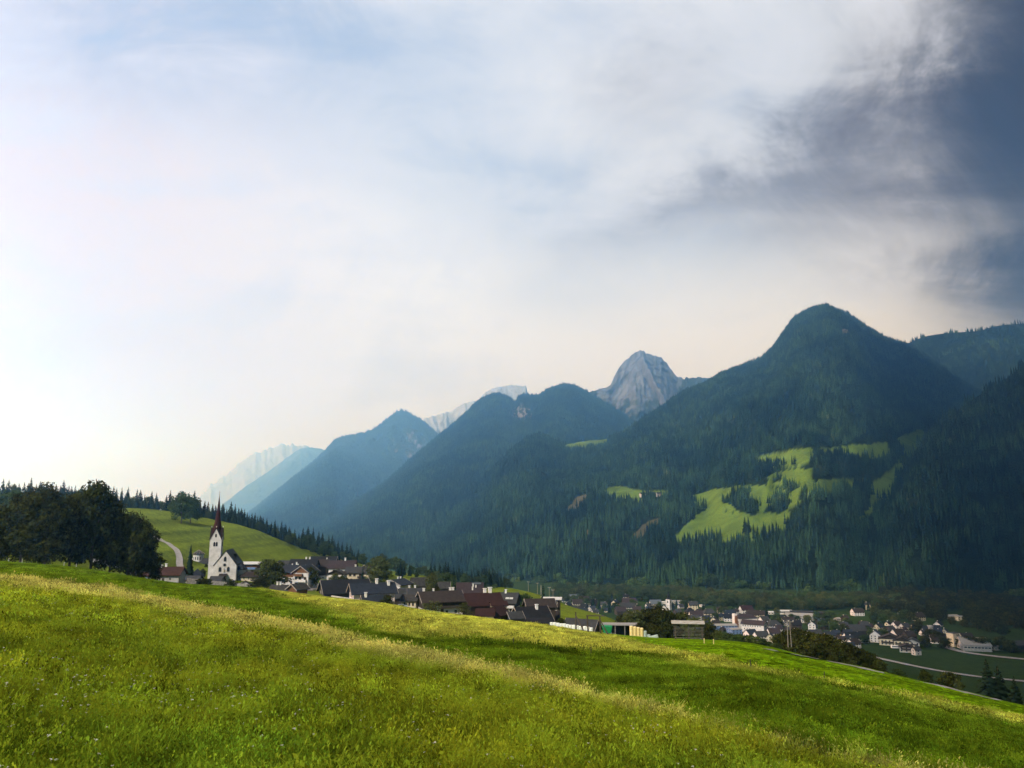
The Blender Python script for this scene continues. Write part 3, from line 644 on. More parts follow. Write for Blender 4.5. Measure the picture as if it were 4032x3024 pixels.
Pp = np.concatenate([f[0] for f in FORT]); Ps = np.concatenate([f[1] for f in FORT]); Pd = np.concatenate([f[2] for f in FORT])
ki = np.where(Pd, 6+rng.integers(0, 3, len(Pp)), rng.integers(0, 6, len(Pp)))
Pp[:, 2] -= 2.0
instancer('forest', 'dense spruce forest covering the mountain slopes', Pp, Ps, ki, clumps)
# ================================================================== MEADOW GRASS AND FLOWERS
m_grass = mat_leaf('grass_blades', (0.1, 0.1, 0.01), attr='tint', attr_type='INSTANCER', trans=0.45, rnd=True, spread=(0.7, 1.35))
m_petal = mat_plain('white_petals', (0.62, 0.62, 0.52), 0.8, 0.15, 20)
m_stem = mat_plain('flower_stems', (0.07, 0.09, 0.02), 0.8, 0.2, 20)
def tuft(name, seed, n, rad, h, lean, wid, head=0.0, herbs=0, leaf=0.02):
    r = np.random.default_rng(seed); V = []; Fc = []
    for i in range(n):
        a = r.random()*6.283; rr = rad*math.sqrt(r.random()); x, y = rr*math.cos(a), rr*math.sin(a); hh = h*r.uniform(0.35, 1.2)
        b_ = r.random()*6.283; L = hh*lean*r.uniform(0.3, 1.4); dx, dy = math.cos(b_)*L, math.sin(b_)*L; o_ = r.random()*3.1416; wx, wy = math.cos(o_)*wid*r.uniform(.6, 1.3), math.sin(o_)*wid
        b = len(V)
        V += [(x-wx, y-wy, -0.03), (x+wx, y+wy, -0.03), (x+dx*.35-wx*.8, y+dy*.35-wy*.8, hh*.6), (x+dx*.35+wx*.8, y+dy*.35+wy*.8, hh*.6), (x+dx, y+dy, hh)]
        Fc += [(b, b+1, b+3), (b, b+3, b+2), (b+2, b+3, b+4)]
        if r.random() < head:
            t = np.array((x+dx, y+dy, hh)); k = len(V); s_ = wid*2.4
            V += [tuple(t+(-s_, 0, -s_)), tuple(t+(s_*.3, s_, 0)), tuple(t+(s_, 0, s_*1.6)), tuple(t+(0, -s_, s_*2.4))]; Fc += [(k, k+1, k+2), (k, k+2, k+3)]
    for i in range(herbs):
        a = r.random()*6.283; rr = rad*1.05*math.sqrt(r.random()); c = np.array((rr*math.cos(a), rr*math.sin(a), h*r.uniform(0.12, 0.72)))
        nr_ = r.normal(size=3)*0.7+np.array((0, 0, 0.8)); nr_ /= np.linalg.norm(nr_); t1 = np.cross(nr_, r.normal(size=3)); t1 /= np.linalg.norm(t1); t2 = np.cross(nr_, t1); q_ = leaf*r.uniform(.5, 1.4); k = len(V)
        V += [tuple(c-t1*q_), tuple(c-t2*q_*.5), tuple(c+t1*q_), tuple(c+t2*q_*.5)]; Fc += [(k, k+1, k+2), (k, k+2, k+3)]
    return mesh_np(name, V, Fc, m_grass)
tufts = [tuft('tuft', 100+i, 34+10*(i % 3), 0.20, 0.13+0.04*(i % 3), 0.75, 0.0036, 0.3, 60-12*(i % 3), 0.022) for i in range(6)]
tufts += [tuft('tall_tuft', 120+i, 44, 0.34, 0.18, 0.7, 0.0064, 0.45, 64, 0.036) for i in range(4)]
tufts += [tuft('far_tuft', 140+i, 60, 0.85, 0.17, 0.7, 0.012, 0.3, 90, 0.06) for i in range(5)]
def scatter_ring(r0, r1, dens, azd=46):
    n = int(dens*math.radians(2*azd)/2*(r1*r1-r0*r0)); r = np.sqrt(rng.uniform(r0*r0, r1*r1, n)); a = np.radians(rng.uniform(-azd, azd, n))
    return r*np.sin(a), r*np.cos(a)
P_, S_, I_ = [], [], []
for r0, r1, dens, kinds, sc in ((2.6, 9, 46, (0, 6), 0.95), (9, 20, 34, (0, 6), 1.1), (20, 42, 11, (6, 10), 1.05), (42, 90, 2.4, (10, 15), 0.95), (90, 150, 0.6, (10, 15), 0.9)):
    x, y = scatter_ring(r0, r1, dens); P_.append(np.stack([x, y, ground(x, y)], 1)); n = len(x); px, py = project(x, y, ground(x, y))
    short = (py < lines(px, L3)) & (px > 2300); lush = (py < lines(px, L1)-10) & (py > lines(px, L2))
    S_.append(sc*rng.uniform(0.75, 1.3, n)*np.where(short, 0.35, np.where(lush, 0.8, 1.0))*(1+0.25*fbm(x/2.2, y/2.2, 61))); I_.append(rng.integers(*kinds, n))
GP = np.concatenate(P_); GS = np.concatenate(S_); GI = np.concatenate(I_)
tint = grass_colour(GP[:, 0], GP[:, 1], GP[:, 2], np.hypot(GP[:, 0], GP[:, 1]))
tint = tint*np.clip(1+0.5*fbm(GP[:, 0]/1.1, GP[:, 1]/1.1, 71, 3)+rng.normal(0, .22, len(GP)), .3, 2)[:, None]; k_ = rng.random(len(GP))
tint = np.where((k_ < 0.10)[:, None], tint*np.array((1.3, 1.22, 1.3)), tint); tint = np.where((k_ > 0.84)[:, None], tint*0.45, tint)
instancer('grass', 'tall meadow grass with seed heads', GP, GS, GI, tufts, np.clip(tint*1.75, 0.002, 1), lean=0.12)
def umbel(name, seed, h, disc, dots, zr):
    r = np.random.default_rng(seed); st = MB(); st.bar((0, 0, -0.05), (0.008, 0.004, h), 0.004, 0.003, 3); V = list(st.v); Fc = [tuple(f) for f in st.f]
    T = []
    for f in Fc: T += [(f[0], f[i], f[i+1]) for i in range(1, len(f)-1)]
    mi = [1]*len(T)
    for i in range(dots):
        a = r.random()*6.283; q_ = disc*math.sqrt(r.random()); c = np.array((0.008+q_*math.cos(a), 0.004+q_*math.sin(a), h+zr*r.normal())); s_ = disc*0.34; k = len(V)
        for j in range(5): V.append(tuple(c+(s_*math.cos(j*1.2566), s_*math.sin(j*1.2566), 0)))
        V.append(tuple(c+(0, 0, s_*0.5))); T += [(k+j, k+(j+1) % 5, k+5) for j in range(5)]; mi += [0]*5
    me = mesh_np(name, V, T, m_petal); me.materials.append(m_stem); me.polygons.foreach_set('material_index', mi); return me
fl = [umbel('umbel', 200+i, 0.20+0.03*i, 0.017, 8, 0.003) for i in range(3)] + [umbel('clover_head', 210+i, 0.15, 0.009, 7, 0.007) for i in range(2)]
x, y = scatter_ring(3.0, 46, 48); px, py = project(x, y, ground(x, y)); a = fbm(x/2.6, y/2.6, 81, 3) + 0.5*fbm(x/9, y/9, 82)
kp = (py > lines(px, L1)+35) & (rng.random(len(x)) < np.clip((a-0.02)*1.3, 0.09, 0.6)*np.clip(1.2-np.hypot(x, y)/60, 0.1, 1))
x, y = x[kp], y[kp]; instancer('flowers', 'small white umbel and clover flowers scattered through the grass', np.stack([x, y, ground(x, y)], 1), rng.uniform(0.6, 1.0, len(x)), rng.choice([0, 1, 2, 3, 4], len(x), p=[.22, .2, .18, .2, .2]), fl, lean=0.15)
# a few dark docks and thistles standing in the hay
# ================================================================== CLOUD SLAB, out of view, added to shade the right side (above the haze)
def shade_cloud():
    h = 3300.0; off = -np.array((sdir.x, sdir.y))*h/sdir.z*-1.0
    # ground it darkens: right of a line from beside the viewer, out to the town and the lower slopes
    d = np.array((math.sin(R_(25.6)), math.cos(R_(25.6)))); base = np.array((22.0, 0.0)) - 300*d; nrm = np.array((d[1], -d[0]))
    nu, nv = 96, 40; U_ = np.linspace(-900, 5900, nu); W_ = np.linspace(0, 3800, nv)
    uu, ww = np.meshgrid(U_, W_)
    e = np.clip(np.minimum.reduce([ww/260+0.02, (3800-ww)/500, (uu+900)/400, (5900-uu)/500]), 0, 1)
    edge = 130*fbm(uu/420, ww/420, 91, 4)*np.clip(1-ww/500, 0, 1)
    gx = base[0] + uu*d[0] + (ww+edge)*nrm[0] + off[0]; gy = base[1] + uu*d[1] + (ww+edge)*nrm[1] + off[1]
    th = 60 + 420*np.sqrt(e)*(0.8+0.5*fbm(uu/350, ww/350, 92, 5))
    top = np.stack([gx, gy, h+th], -1); bot = np.stack([gx, gy, h-0.22*th+50*fbm(uu/260, ww/260, 93, 4)], -1)
    n = nu*nv; Fq = grid_faces(nv, nu); rim = []
    ring = [(0, j) for j in range(nu)] + [(i, nu-1) for i in range(1, nv)] + [(nv-1, j) for j in range(nu-2, -1, -1)] + [(i, 0) for i in range(nv-2, 0, -1)]
    ids = [i*nu+j for i, j in ring]
    for a, b in zip(ids, ids[1:]+ids[:1]): rim.append((a, b, n+b, n+a))
    mc = mat_plain('shade_cloud', (0.62, 0.63, 0.66), 1.0, 0.1, 0.002)
    me = mesh_np('shade_cloud', np.concatenate([top.reshape(-1, 3), bot.reshape(-1, 3)]), np.concatenate([Fq, Fq[:, ::-1]+n, np.array(rim)]), mc, True)
    tag(link('shade_cloud', me), 'unseen cloud slab added to shade the right side', None, None, 'stuff')
shade_cloud()
# ================================================================== BUILDING KIT
def roof_mat(name, col, var=0.3):
    m = bpy.data.materials.new(name); m.use_nodes = True; g = NT(m.node_tree)
    tcn = g.node('ShaderNodeTexCoord').outputs['Object']
    n = g.noise(tcn, 0.8, 6, 0.65); n2 = g.noise(tcn, 5.0, 3, 0.6)
    c = g.mix(g.ss(g.m('ADD', g.m('MULTIPLY', n, 0.6), g.m('MULTIPLY', n2, 0.4)), 0.34, 0.66), tuple(x*(1-var) for x in col), tuple(x*(1+var) for x in col))
    wv = g.node('ShaderNodeTexWave', bands_direction='Z'); g.put(wv.inputs['Vector'], tcn); wv.inputs['Scale'].default_value = 1.6; wv.inputs['Distortion'].default_value = 0.6
    b = g.node('ShaderNodeBsdfPrincipled'); g.put(b.inputs['Base Color'], c); b.inputs['Roughness'].default_value = 0.8; b.inputs['Specular IOR Level'].default_value = 0.12
    bn = g.node('ShaderNodeBump'); bn.inputs['Strength'].default_value = 0.6; bn.inputs['Distance'].default_value = 0.06; g.put(bn.inputs['Height'], wv.outputs[1]); g.l.new(bn.outputs[0], b.inputs['Normal'])
    o = g.node('ShaderNodeOutputMaterial'); g.l.new(b.outputs[0], o.inputs[0]); return m
RF = {'slate': roof_mat('slate_roof', (0.017, 0.021, 0.031)), 'black': roof_mat('black_roof', (0.011, 0.011, 0.014)), 'brown': roof_mat('brown_roof', (0.030, 0.022, 0.019)), 'maroon': roof_mat('maroon_roof', (0.0260, 0.0097, 0.0082)),
      'red': roof_mat('red_brown_roof', (0.0428, 0.0186, 0.0141)), 'grey': roof_mat('grey_roof', (0.034, 0.034, 0.036)), 'shingle': roof_mat('weathered_shingle_roof', (0.0316, 0.0298, 0.0283), 0.5), 'pale': roof_mat('pale_sheet_roof', (0.2160, 0.2088, 0.2016), 0.12),
      'plum': roof_mat('plum_brown_roof', (0.034, 0.023, 0.024)), 'white': roof_mat('white_sheet_roof', (0.4320, 0.4320, 0.4320), 0.06), 'spire': roof_mat('spire_shingle', (0.0279, 0.0052, 0.0052)), 'gable': roof_mat('tower_gable_shingle', (0.0223, 0.0112, 0.0089)), 'steel': roof_mat('blue_grey_sheet_roof', (0.0792, 0.0936, 0.1152), 0.12)}
WL = {'white': mat_plain('white_plaster', (0.50, 0.48, 0.48), 0.9, 0.17, 0.45), 'grey': mat_plain('grey_plaster', (0.33, 0.32, 0.31), 0.9, 0.2, 0.7), 'cream': mat_plain('cream_plaster', (0.44, 0.39, 0.29), 0.9, 0.15, 0.7), 'wood': mat_plain('dark_timber', (0.030, 0.022, 0.017), 0.85, 0.5, 2.0, 0.3, stretch=(3, 3, 0.4)),
      'larch': mat_plain('brown_larch', (0.135, 0.062, 0.028), 0.8, 0.4, 2.0, 0.3, stretch=(3, 3, 0.4)), 'pink': mat_plain('pale_pink_plaster', (0.60, 0.52, 0.52), 0.9, 0.10, 0.7), 'blue': mat_plain('blue_cladding', (0.10, 0.16, 0.30), 0.6, 0.1, 1), 'stone': mat_plain('rubble_stone', (0.22, 0.21, 0.20), 0.95, 0.45, 3, 0.5), 'dark': mat_plain('deep_shade_boards', (0.02, 0.018, 0.016), 0.9, 0.4, 2)}
m_glass = mat_plain('window_glass', (0.018, 0.020, 0.024), 0.15, 0.2, 1)
m_frame = mat_plain('window_frame', (0.45, 0.42, 0.38), 0.6, 0.1, 3); m_frame_d = mat_plain('brown_window_frame', (0.08, 0.045, 0.025), 0.6, 0.2, 3)
m_barge = mat_plain('weathered_barge_board', (0.26, 0.23, 0.21), 0.8, 0.25, 2); m_chim = mat_plain('whitewashed_chimney', (0.62, 0.61, 0.60), 0.85, 0.1, 2); m_cap = mat_plain('chimney_cap', (0.55, 0.55, 0.56), 0.5, 0.1, 2)
m_metal = mat_plain('grey_metal', (0.25, 0.26, 0.27), 0.45, 0.15, 3, metal=0.6); m_asph = mat_plain('road_surface', (0.21, 0.20, 0.20), 0.95, 0.18, 0.5)
m_post = mat_plain('weathered_post', (0.045, 0.036, 0.028), 0.9, 0.4, 2, stretch=(4, 4, 0.5)); m_pale = mat_plain('grey_weathered_board', (0.17, 0.155, 0.14), 0.9, 0.3, 2, stretch=(0.4, 3, 3))
def frame_unit(mat):
    b = MB(); t = 0.10
    b.box(-.5, .5, -.06, .03, -.5, -.5+t).box(-.5, .5, -.06, .03, .5-t, .5).box(-.5, -.5+t, -.06, .03, -.5+t, .5-t).box(.5-t, .5, -.06, .03, -.5+t, .5-t).box(-.035, .035, -.05, .02, -.5+t, .5-t)
    return b.mesh('window', mat)
U_FR = {False: frame_unit(m_frame), True: frame_unit(m_frame_d)}
U_PANE = MB().box(-.45, .45, -.03, .01, -.45, .45).mesh('pane', m_glass)
U_DARK = MB().box(-.5, .5, -.05, .02, -.5, .5).mesh('window', m_glass)
U_ARCH = MB().prism([(-.5, -.5), (.5, -.5), (.5, .15), (.42, .34), (.25, .46), (0, .5), (-.25, .46), (-.42, .34), (-.5, .15)], -.05, .02).mesh('window', m_glass)
U_ROUND = MB().prism([(.5*math.cos(i*math.pi/8), .5*math.sin(i*math.pi/8)) for i in range(16)], -.05, .02).mesh('window', m_glass)
U_DOOR = {k: MB().box(-.5, .5, -.06, .02, 0, 1).mesh('door', WL[k]) for k in ('wood', 'larch')}
def chimney_mesh(h=0.85, w=0.62):
    return MB().box(-w/2, w/2, -w/2, w/2, -1.4, h).mesh('chimney', m_chim), MB().box(-w*.68, w*.68, -w*.68, w*.68, h+0.16, h+0.28).box(-w*.4, w*.4, -w*.4, w*.4, h+.002, h+0.16).mesh('cap', m_cap)
CHM = chimney_mesh()
def roof_solid(L, D, H, rh, o, th=0.28, hip=0.0):
    b = MB(); s = rh/(D/2); e = D/2+o; ze = H - s*o; x0, x1 = -L/2-o, L/2+o; zr = H+rh; hx = hip
    P_ = [(x0, -e, ze), (x1, -e, ze), (x1, e, ze), (x0, e, ze), (x0+hx, 0, zr), (x1-hx, 0, zr)]
    T_ = [(x, y, z+th) for x, y, z in P_]
    b.add(P_+T_, [(6,7,11,10), (8,9,10,11), (7,8,11), (9,6,10), (0,4,5,1), (2,5,4,3), (1,5,2), (3,4,0), (0,1,7,6), (2,3,9,8)] if hip else
          [(6,7,11,10), (8,9,10,11), (0,4,5,1), (2,5,4,3), (0,1,7,6), (2,3,9,8), (1,5,11,7), (5,2,8,11), (3,4,10,9), (4,0,6,10)])
    return b
def wall_solid(L, D, H, rh, sink, hip=0.0):
    b = MB(); x, y = L/2, D/2
    if hip: return b.box(-x, x, -y, y, -sink, H)
    return b.add([(-x,-y,-sink),(-x,y,-sink),(-x,y,H),(-x,0,H+rh),(-x,-y,H), (x,-y,-sink),(x,y,-sink),(x,y,H),(x,0,H+rh),(x,-y,H)],
      [(0,1,2,3,4)[::-1], (5,6,7,8,9), (0,5,9,4), (1,6,7,2), (0,1,6,5), (4,9,8,3), (2,3,8,7)])
GAPS = []
def put_windows(root, spec, L, D, style):
    for face, u, z, w_, h_ in spec:
        kind = 'box'
        if face[-1] == 'a': kind = 'arch'; face = face[0]
        if face[-1] == 'o': kind = 'round'; face = face[0]
        if face == 'f': p, rz = (u, -D/2-0.005, z), 0
        elif face == 'l': p, rz = (-L/2-0.005, u, z), -math.pi/2
        elif face == 'r': p, rz = (L/2+0.005, u, z), math.pi/2
        else: p, rz = (u, D/2+0.005, z), math.pi
        if style == 'simple' or kind != 'box': me = {'box': U_DARK, 'arch': U_ARCH, 'round': U_ROUND}[kind]
        else: me = U_FR[style == 'brown']
        o = link('window', me, root, p, rz); o.scale = (w_, 1, h_)
        if me in U_FR.values(): link('pane', U_PANE, o)
def house(name, label, cat, px, py, Yd, L, D, H, rh, yaw=0, roof='brown', wall='white', o=0.8, upper=None, gable=None, wins=(), chim=(), style='light', hip=0.0, doors=(), balc=(), group=None, sink=None, barge=False, base=None):
    """px, py: picture position of the middle of the ridge at depth Yd"""
    p = at(px, py, Yd); z0 = p[2]-H-rh-0.28; a = R_(yaw); cs, sn = math.cos(a), math.sin(a)
    gz = [float(ground(p[0]+cs*u-sn*v, Yd+sn*u+cs*v)) for u in (-L/2, L/2) for v in (-D/2, D/2)]
    GAPS.append((name, px, round(z0-min(gz), 1), round(z0-max(gz), 1)))
    sink = max(0.6, z0-min(gz)+0.5)
    r = empty(name, label, cat, (p[0], Yd, z0), a, group)
    if upper:
        um, uz = upper; wall_solid(L, D, uz, 0.001, sink, 1).build('wall', WL[wall], r)
        b = wall_solid(L+0.12, D+0.12, H, rh, -uz); b.build('upper_wall', WL[um], r)
    else: wall_solid(L, D, H, rh, sink, hip).build('wall', WL[wall], r)
    if gable:
        for sx_ in (-1, 1):
            x0, x1 = sorted((sx_*(L/2+0.02), sx_*(L/2+0.14))); zz_ = H-0.3; ww = D/2+0.0
            MB().add([(x0,-ww,zz_),(x0,ww,zz_),(x0,ww,H),(x0,0,H+rh),(x0,-ww,H),(x1,-ww,zz_),(x1,ww,zz_),(x1,ww,H),(x1,0,H+rh),(x1,-ww,H)], [(0,1,2,3,4),(5,6,7,8,9),(0,5,9,4),(1,6,7,2),(0,1,6,5),(4,9,8,3),(2,3,8,7)]).build('gable', WL[gable], r)
    rf = roof_solid(L, D, H, rh, o, hip=hip).build('roof', RF[roof], r)
    if barge:
        s = rh/(D/2); e = D/2+o; ze = H-s*o
        for sx_ in (-1, 1):
            x = sx_*(L/2+o+0.06)
            for sy in (-1, 1):
                b = MB(); t = 0.34
                xa, xb = x-0.05, x+0.05
                b.add([(xa, sy*e, ze-0.06), (xa, 0, H+rh-0.06), (xa, 0, H+rh+t), (xa, sy*e, ze+t), (xb, sy*e, ze-0.06), (xb, 0, H+rh-0.06), (xb, 0, H+rh+t), (xb, sy*e, ze+t)], [(0,1,2,3),(4,5,6,7),(0,1,5,4),(1,2,6,5),(2,3,7,6),(3,0,4,7)]).build('barge_board', m_barge, rf)
    for u, v, sc in chim:
        zc = H + rh*(1-abs(v)/(D/2)) + 0.28
        c = link('chimney', CHM[0], rf, (u, v, zc)); c.scale = (sc, sc, sc); link('cap', CHM[1], c)
    put_windows(r, wins, L, D, style)
    for face, u, w_, h_, k in doors:
        pz = {'f': ((u, -D/2-0.01, 0), 0), 'l': ((-L/2-0.01, u, 0), -math.pi/2), 'r': ((L/2+0.01, u, 0), math.pi/2)}[face]
        d = link('door', U_DOOR[k], r, *pz); d.scale = (w_, 1, h_)
    for face, u, z, w_, k in balc:
        b = MB(); b.box(-w_/2, w_/2, -1.3, 0, -0.12, 0.03).box(-w_/2, w_/2, -1.3, -1.22, 0.03, 1.0).box(-w_/2, -w_/2+.08, -1.22, -.02, 0.03, 1.0).box(w_/2-.08, w_/2, -1.22, -.02, 0.03, 1.0)
        pz = {'f': ((u, -D/2-0.01, z), 0), 'l': ((-L/2-0.01, u, z), -math.pi/2), 'r': ((L/2+0.01, u, z), math.pi/2)}[face]
        bo = b.build('balcony', WL[k], r); bo.location = pz[0]; bo.rotation_euler = (0, 0, pz[1])
    return r
def row(face, us, z, w_=0.9, h_=1.2): return [(face, u, z, w_, h_) for u in us]
# ================================================================== CHURCH
def church():
    Yd = 362.0; ax = at(885, 2250, Yd)[0]; yaw = 11
    zb = at(885, 2285, Yd)[2]
    r = empty('church', 'white village church with pointed arched windows and tall dark red spire', 'church', (ax, Yd, zb), R_(yaw))
    def b_(m, n, mt, par=r): return m.build(n, mt, par)
    # nave: gable towards the viewer at local y = 0, running back
    w2, H, rh, ln = 4.95, 6.9, 6.3, 20.0
    nv = MB(); nv.prism([(-w2, -4), (w2, -4), (w2, H), (0, H+rh), (-w2, H)], 0, ln); nave = b_(nv, 'nave', WL['white'])
    rf = MB()
    for s in (-1, 1):
        e = w2+0.35; k = rh/w2; a0 = (s*e, H-k*0.35); a1 = (0, H+rh)
        rf.prism([a0, a1, (a1[0], a1[1]+0.35), (a0[0], a0[1]+0.35)], -0.25, ln)
    roof = b_(rf, 'roof', RF['grey'])
    dm = MB().box(2.0, 3.4, 9.5, 11.2, 8.6, 11.6); b_(dm, 'dormer', WL['wood'], roof)
    for me, u, z, w_, h_ in ((U_ARCH, -0.15, 9.6, 1.05, 2.1), (U_ROUND, -0.2, 6.9, 1.25, 1.25), (U_ARCH, -2.15, 4.9, 1.15, 2.1), (U_ARCH, 1.5, 4.95, 1.15, 2.1)):
        o = link('window', me, r, (u, -0.005, z), 0); o.scale = (w_, 1, h_)
        fr = MB()
        seg = [(0.62*math.cos(t), 0.62*math.sin(t)) for t in np.linspace(0, 2*math.pi, 13)] if me is U_ROUND else [(-.58, -.56), (.58, -.56), (.58, .15), (.48, .38), (.28, .53), (0, .58), (-.28, .53), (-.48, .38), (-.58, .15), (-.58, -.56)]
        for p, q_ in zip(seg, seg[1:]): fr.bar((p[0], -.06, p[1]), (q_[0], -.06, q_[1]), 0.09)
        b_(fr, 'surround', WL['grey'], o)
    nb = MB().prism([(-.45, -1.0), (.45, -1.0), (.45, .5), (0, 1.0), (-.45, .5)], -0.12, 0.0); ni = b_(nb, 'niche', WL['grey']); ni.location = (-0.3, -0.005, 4.7)
    st = MB().lathe([(0.02, -0.9), (0.24, -0.85), (0.2, -0.2), (0.26, 0.1), (0.1, 0.3), (0.14, 0.45), (0.02, 0.6)], 8); so = b_(st, 'statue', WL['cream'], ni); so.location = (0, -0.3, 0)
    po = MB().add([(-2.3, -2.4, 2.1), (1.2, -2.4, 2.1), (1.2, 0, 2.9), (-2.3, 0, 2.9), (-2.3, -2.4, 2.25), (1.2, -2.4, 2.25), (1.2, 0, 3.05), (-2.3, 0, 3.05)], [(0,3,2,1),(4,5,6,7),(0,1,5,4),(1,2,6,5),(2,3,7,6),(3,0,4,7)])
    pc = b_(po, 'porch_roof', RF['brown'])
    for x in (-2.1, 1.0): b_(MB().bar((x, -2.2, -3), (x, -2.2, 2.1), 0.2), 'porch_post', WL['wood'], pc)
    d = link('door', U_DOOR['wood'], r, (-0.5, -0.01, -0.6)); d.scale = (1.5, 1, 2.6)
    b_(MB().box(w2, w2+0.28, 0.1, 0.5, -3, H-0.4), 'downpipe', m_metal)
    # side chapel on the right
    ch = MB().lathe([(2.3, -3), (2.3, 4.6)], 8, (w2+1.7, 5.5), 0.39); b_(ch, 'side_chapel', WL['white'])
    cr = MB().lathe([(2.75, 4.5), (2.75, 4.7), (0.1, 7.8)], 8, (w2+1.7, 5.5), 0.39); b_(cr, 'chapel_roof', RF['slate'])
    d2 = link('door', U_DOOR['wood'], r, (w2+1.9, 3.16, -1.0)); d2.scale = (1.1, 1, 3.2)
    # tower
    tx, ty, t2, TE, TG = -4.95, 3.2, 2.55, 18.4, 5.0
    tw = empty('tower', None, None, (tx, ty, 0)); tw.parent = r
    body = MB().box(-t2, t2, -t2, t2, -4, TE)
    for rot in (0, 1):
        vs = [(-t2, -t2, TE), (t2, -t2, TE), (0, -t2, TE+TG), (-t2, t2, TE), (t2, t2, TE), (0, t2, TE+TG)]
        if rot: vs = [(-y, x, z) for x, y, z in vs]
        body.add(vs, [(0, 1, 2), (3, 5, 4), (0, 2, 5, 3), (1, 4, 5, 2)])
    COL.objects.unlink(tw); bpy.data.objects.remove(tw)
    tb = b_(body, 'tower', WL['white']); tb.location = (tx, ty, 0)
    gr = MB(); k = 0.22
    for q_ in range(4):     # four gable roofs, crossing
        c, s = math.cos(q_*math.pi/2), math.sin(q_*math.pi/2)
        for sg in (-1, 1):
            vs = [(sg*(t2+.25), -t2-.25, TE-.5), (0, -t2-.25, TE+TG+.05), (0, 0, TE+TG+.05), (sg*(t2+.25), -t2-.25, TE-.15), (0, -t2-.25, TE+TG+.5), (0, 0, TE+TG+.5)]
            gr.add([(x*c-y*s, x*s+y*c, z) for x, y, z in vs], [(0, 2, 1), (3, 4, 5), (0, 1, 4, 3), (1, 2, 5, 4), (2, 0, 3, 5)])
    g_ = b_(gr, 'gable_roof', RF['gable'], tb)
    sp = MB().lathe([(2.05, TE+2.6), (1.85, TE+6.0), (1.25, TE+9.0), (0.80, TE+13.0), (0.36, TE+17.5), (0.05, TE+20.6)], 8, rot=0.39); s_ = b_(sp, 'spire', RF['spire'], tb)
    b_(MB().bar((0, 0, TE+20.5), (0, 0, TE+22.6), 0.10).bar((-0.45, 0, TE+21.8), (0.45, 0, TE+21.8), 0.09).lathe([(0.05, TE+20.7), (0.22, TE+20.95), (0.05, TE+21.2)], 6), 'cross', m_metal, s_)
    for q_ in range(4):
        a = q_*math.pi/2; b_(MB().lathe([(0.06, TE+TG+.4), (0.06, TE+TG+.8), (0.26, TE+TG+1.0), (0.06, TE+TG+1.25)], 6, (t2*math.cos(a), t2*math.sin(a))), 'finial', m_cap, g_)
    for q_ in range(2):
        rz = (0, math.pi/2)[q_]
        for u, z, w_, h_ in ((-0.5, TE-2.0, 0.85, 2.1), (0.55, TE-2.0, 0.85, 2.1), (0.0, TE+1.9, 0.75, 1.6)):
            p = (u, -t2-.005, z) if q_ == 0 else (t2+.005, u, z)
            o = link('window', U_ARCH, tb, p, rz); o.scale = (w_, 1, h_)
    return r
church()
# ================================================================== VILLAGE HOUSES (ridge middle: picture column, row, depth)
W2 = row
house('long_house', 'long low grey house with red brown tiled roof left of the church', 'house', 656, 2231, 312, 12.5, 8.5, 3.4, 2.5, 6, 'red', 'grey', wins=W2('f', (-3.2, 3.0), 1.8, 1.1, 1.2), chim=((-5.6, 0.3, .8), (-1.6, -0.4, .9), (-0.2, 0.2, 1.2)), doors=(('f', 0.4, 1.0, 2.1, 'wood'),))
house('cottage', 'low cottage with faded red roof half hidden by dark trees', 'house', 556, 2238, 318, 8, 7, 2.8, 2.0, -8, 'red', 'grey', wins=W2('f', (-2, 1.5), 1.5))
house('shed', 'pale single shed roof seen through the gap under the big dark trees', 'shed', 420, 2192, 330, 9, 6.5, 2.8, 1.5, 42, 'pale', 'grey', chim=((-3.6, 0, 1.1),), wins=W2('f', (-1,), 1.6))
house('garden_pavilion', 'tiny pyramid roofed pavilion beside the tall cypress shaped spruce', 'pavilion', 778, 2238, 346, 4.6, 4.6, 2.4, 2.6, 10, 'slate', 'white', hip=2.9, o=0.6, wins=W2('f', (-1, 1), 1.4))
house('low_shed', 'low grey roofed shed directly below the tall slim spruce', 'shed', 752, 2266, 330, 8, 4.5, 1.8, 1.2, -6, 'grey', 'white', wins=W2('f', (2,), 1.0))
house('cemetery_shed', 'little shed with slanting grey roof in front of the church facade', 'shed', 856, 2268, 336, 5.2, 4.5, 1.6, 2.0, -4, 'grey', 'stone', o=0.4)
house('white_outbuilding', 'small plain white outbuilding right below the church side chapel', 'shed', 966, 2286, 335, 4.2, 5.6, 3.2, 1.8, -72, 'grey', 'white', o=0.3)
house('hotel_wing', 'modern house with bright white flat roof, brown panels and blue balcony right of the church', 'house', 975, 2211, 405, 11.5, 7, 5.6, 0.7, 4, 'white', 'white', upper=('larch', 3.2), o=1.2, wins=W2('f', (-3.4, -1.0, 1.4, 3.8), 4.4, 1.5, 1.4)+W2('f', (-3, 0.5, 3.6), 1.7, 1.3, 1.3), balc=(('f', 0.6, 3.0, 9.5, 'blue'),), style='brown')
house('bungalow', 'low brown roofed bungalow between the church and the big round tree', 'house', 995, 2250, 368, 8.5, 6.5, 2.4, 1.6, -12, 'brown', 'cream', wins=W2('f', (-2.4, 0, 2.4), 1.3))
house('house_with_apse', 'grey roofed annex tucked behind the church tower', 'house', 812, 2197, 420, 5, 5, 3.2, 2.0, 0, 'grey', 'white')
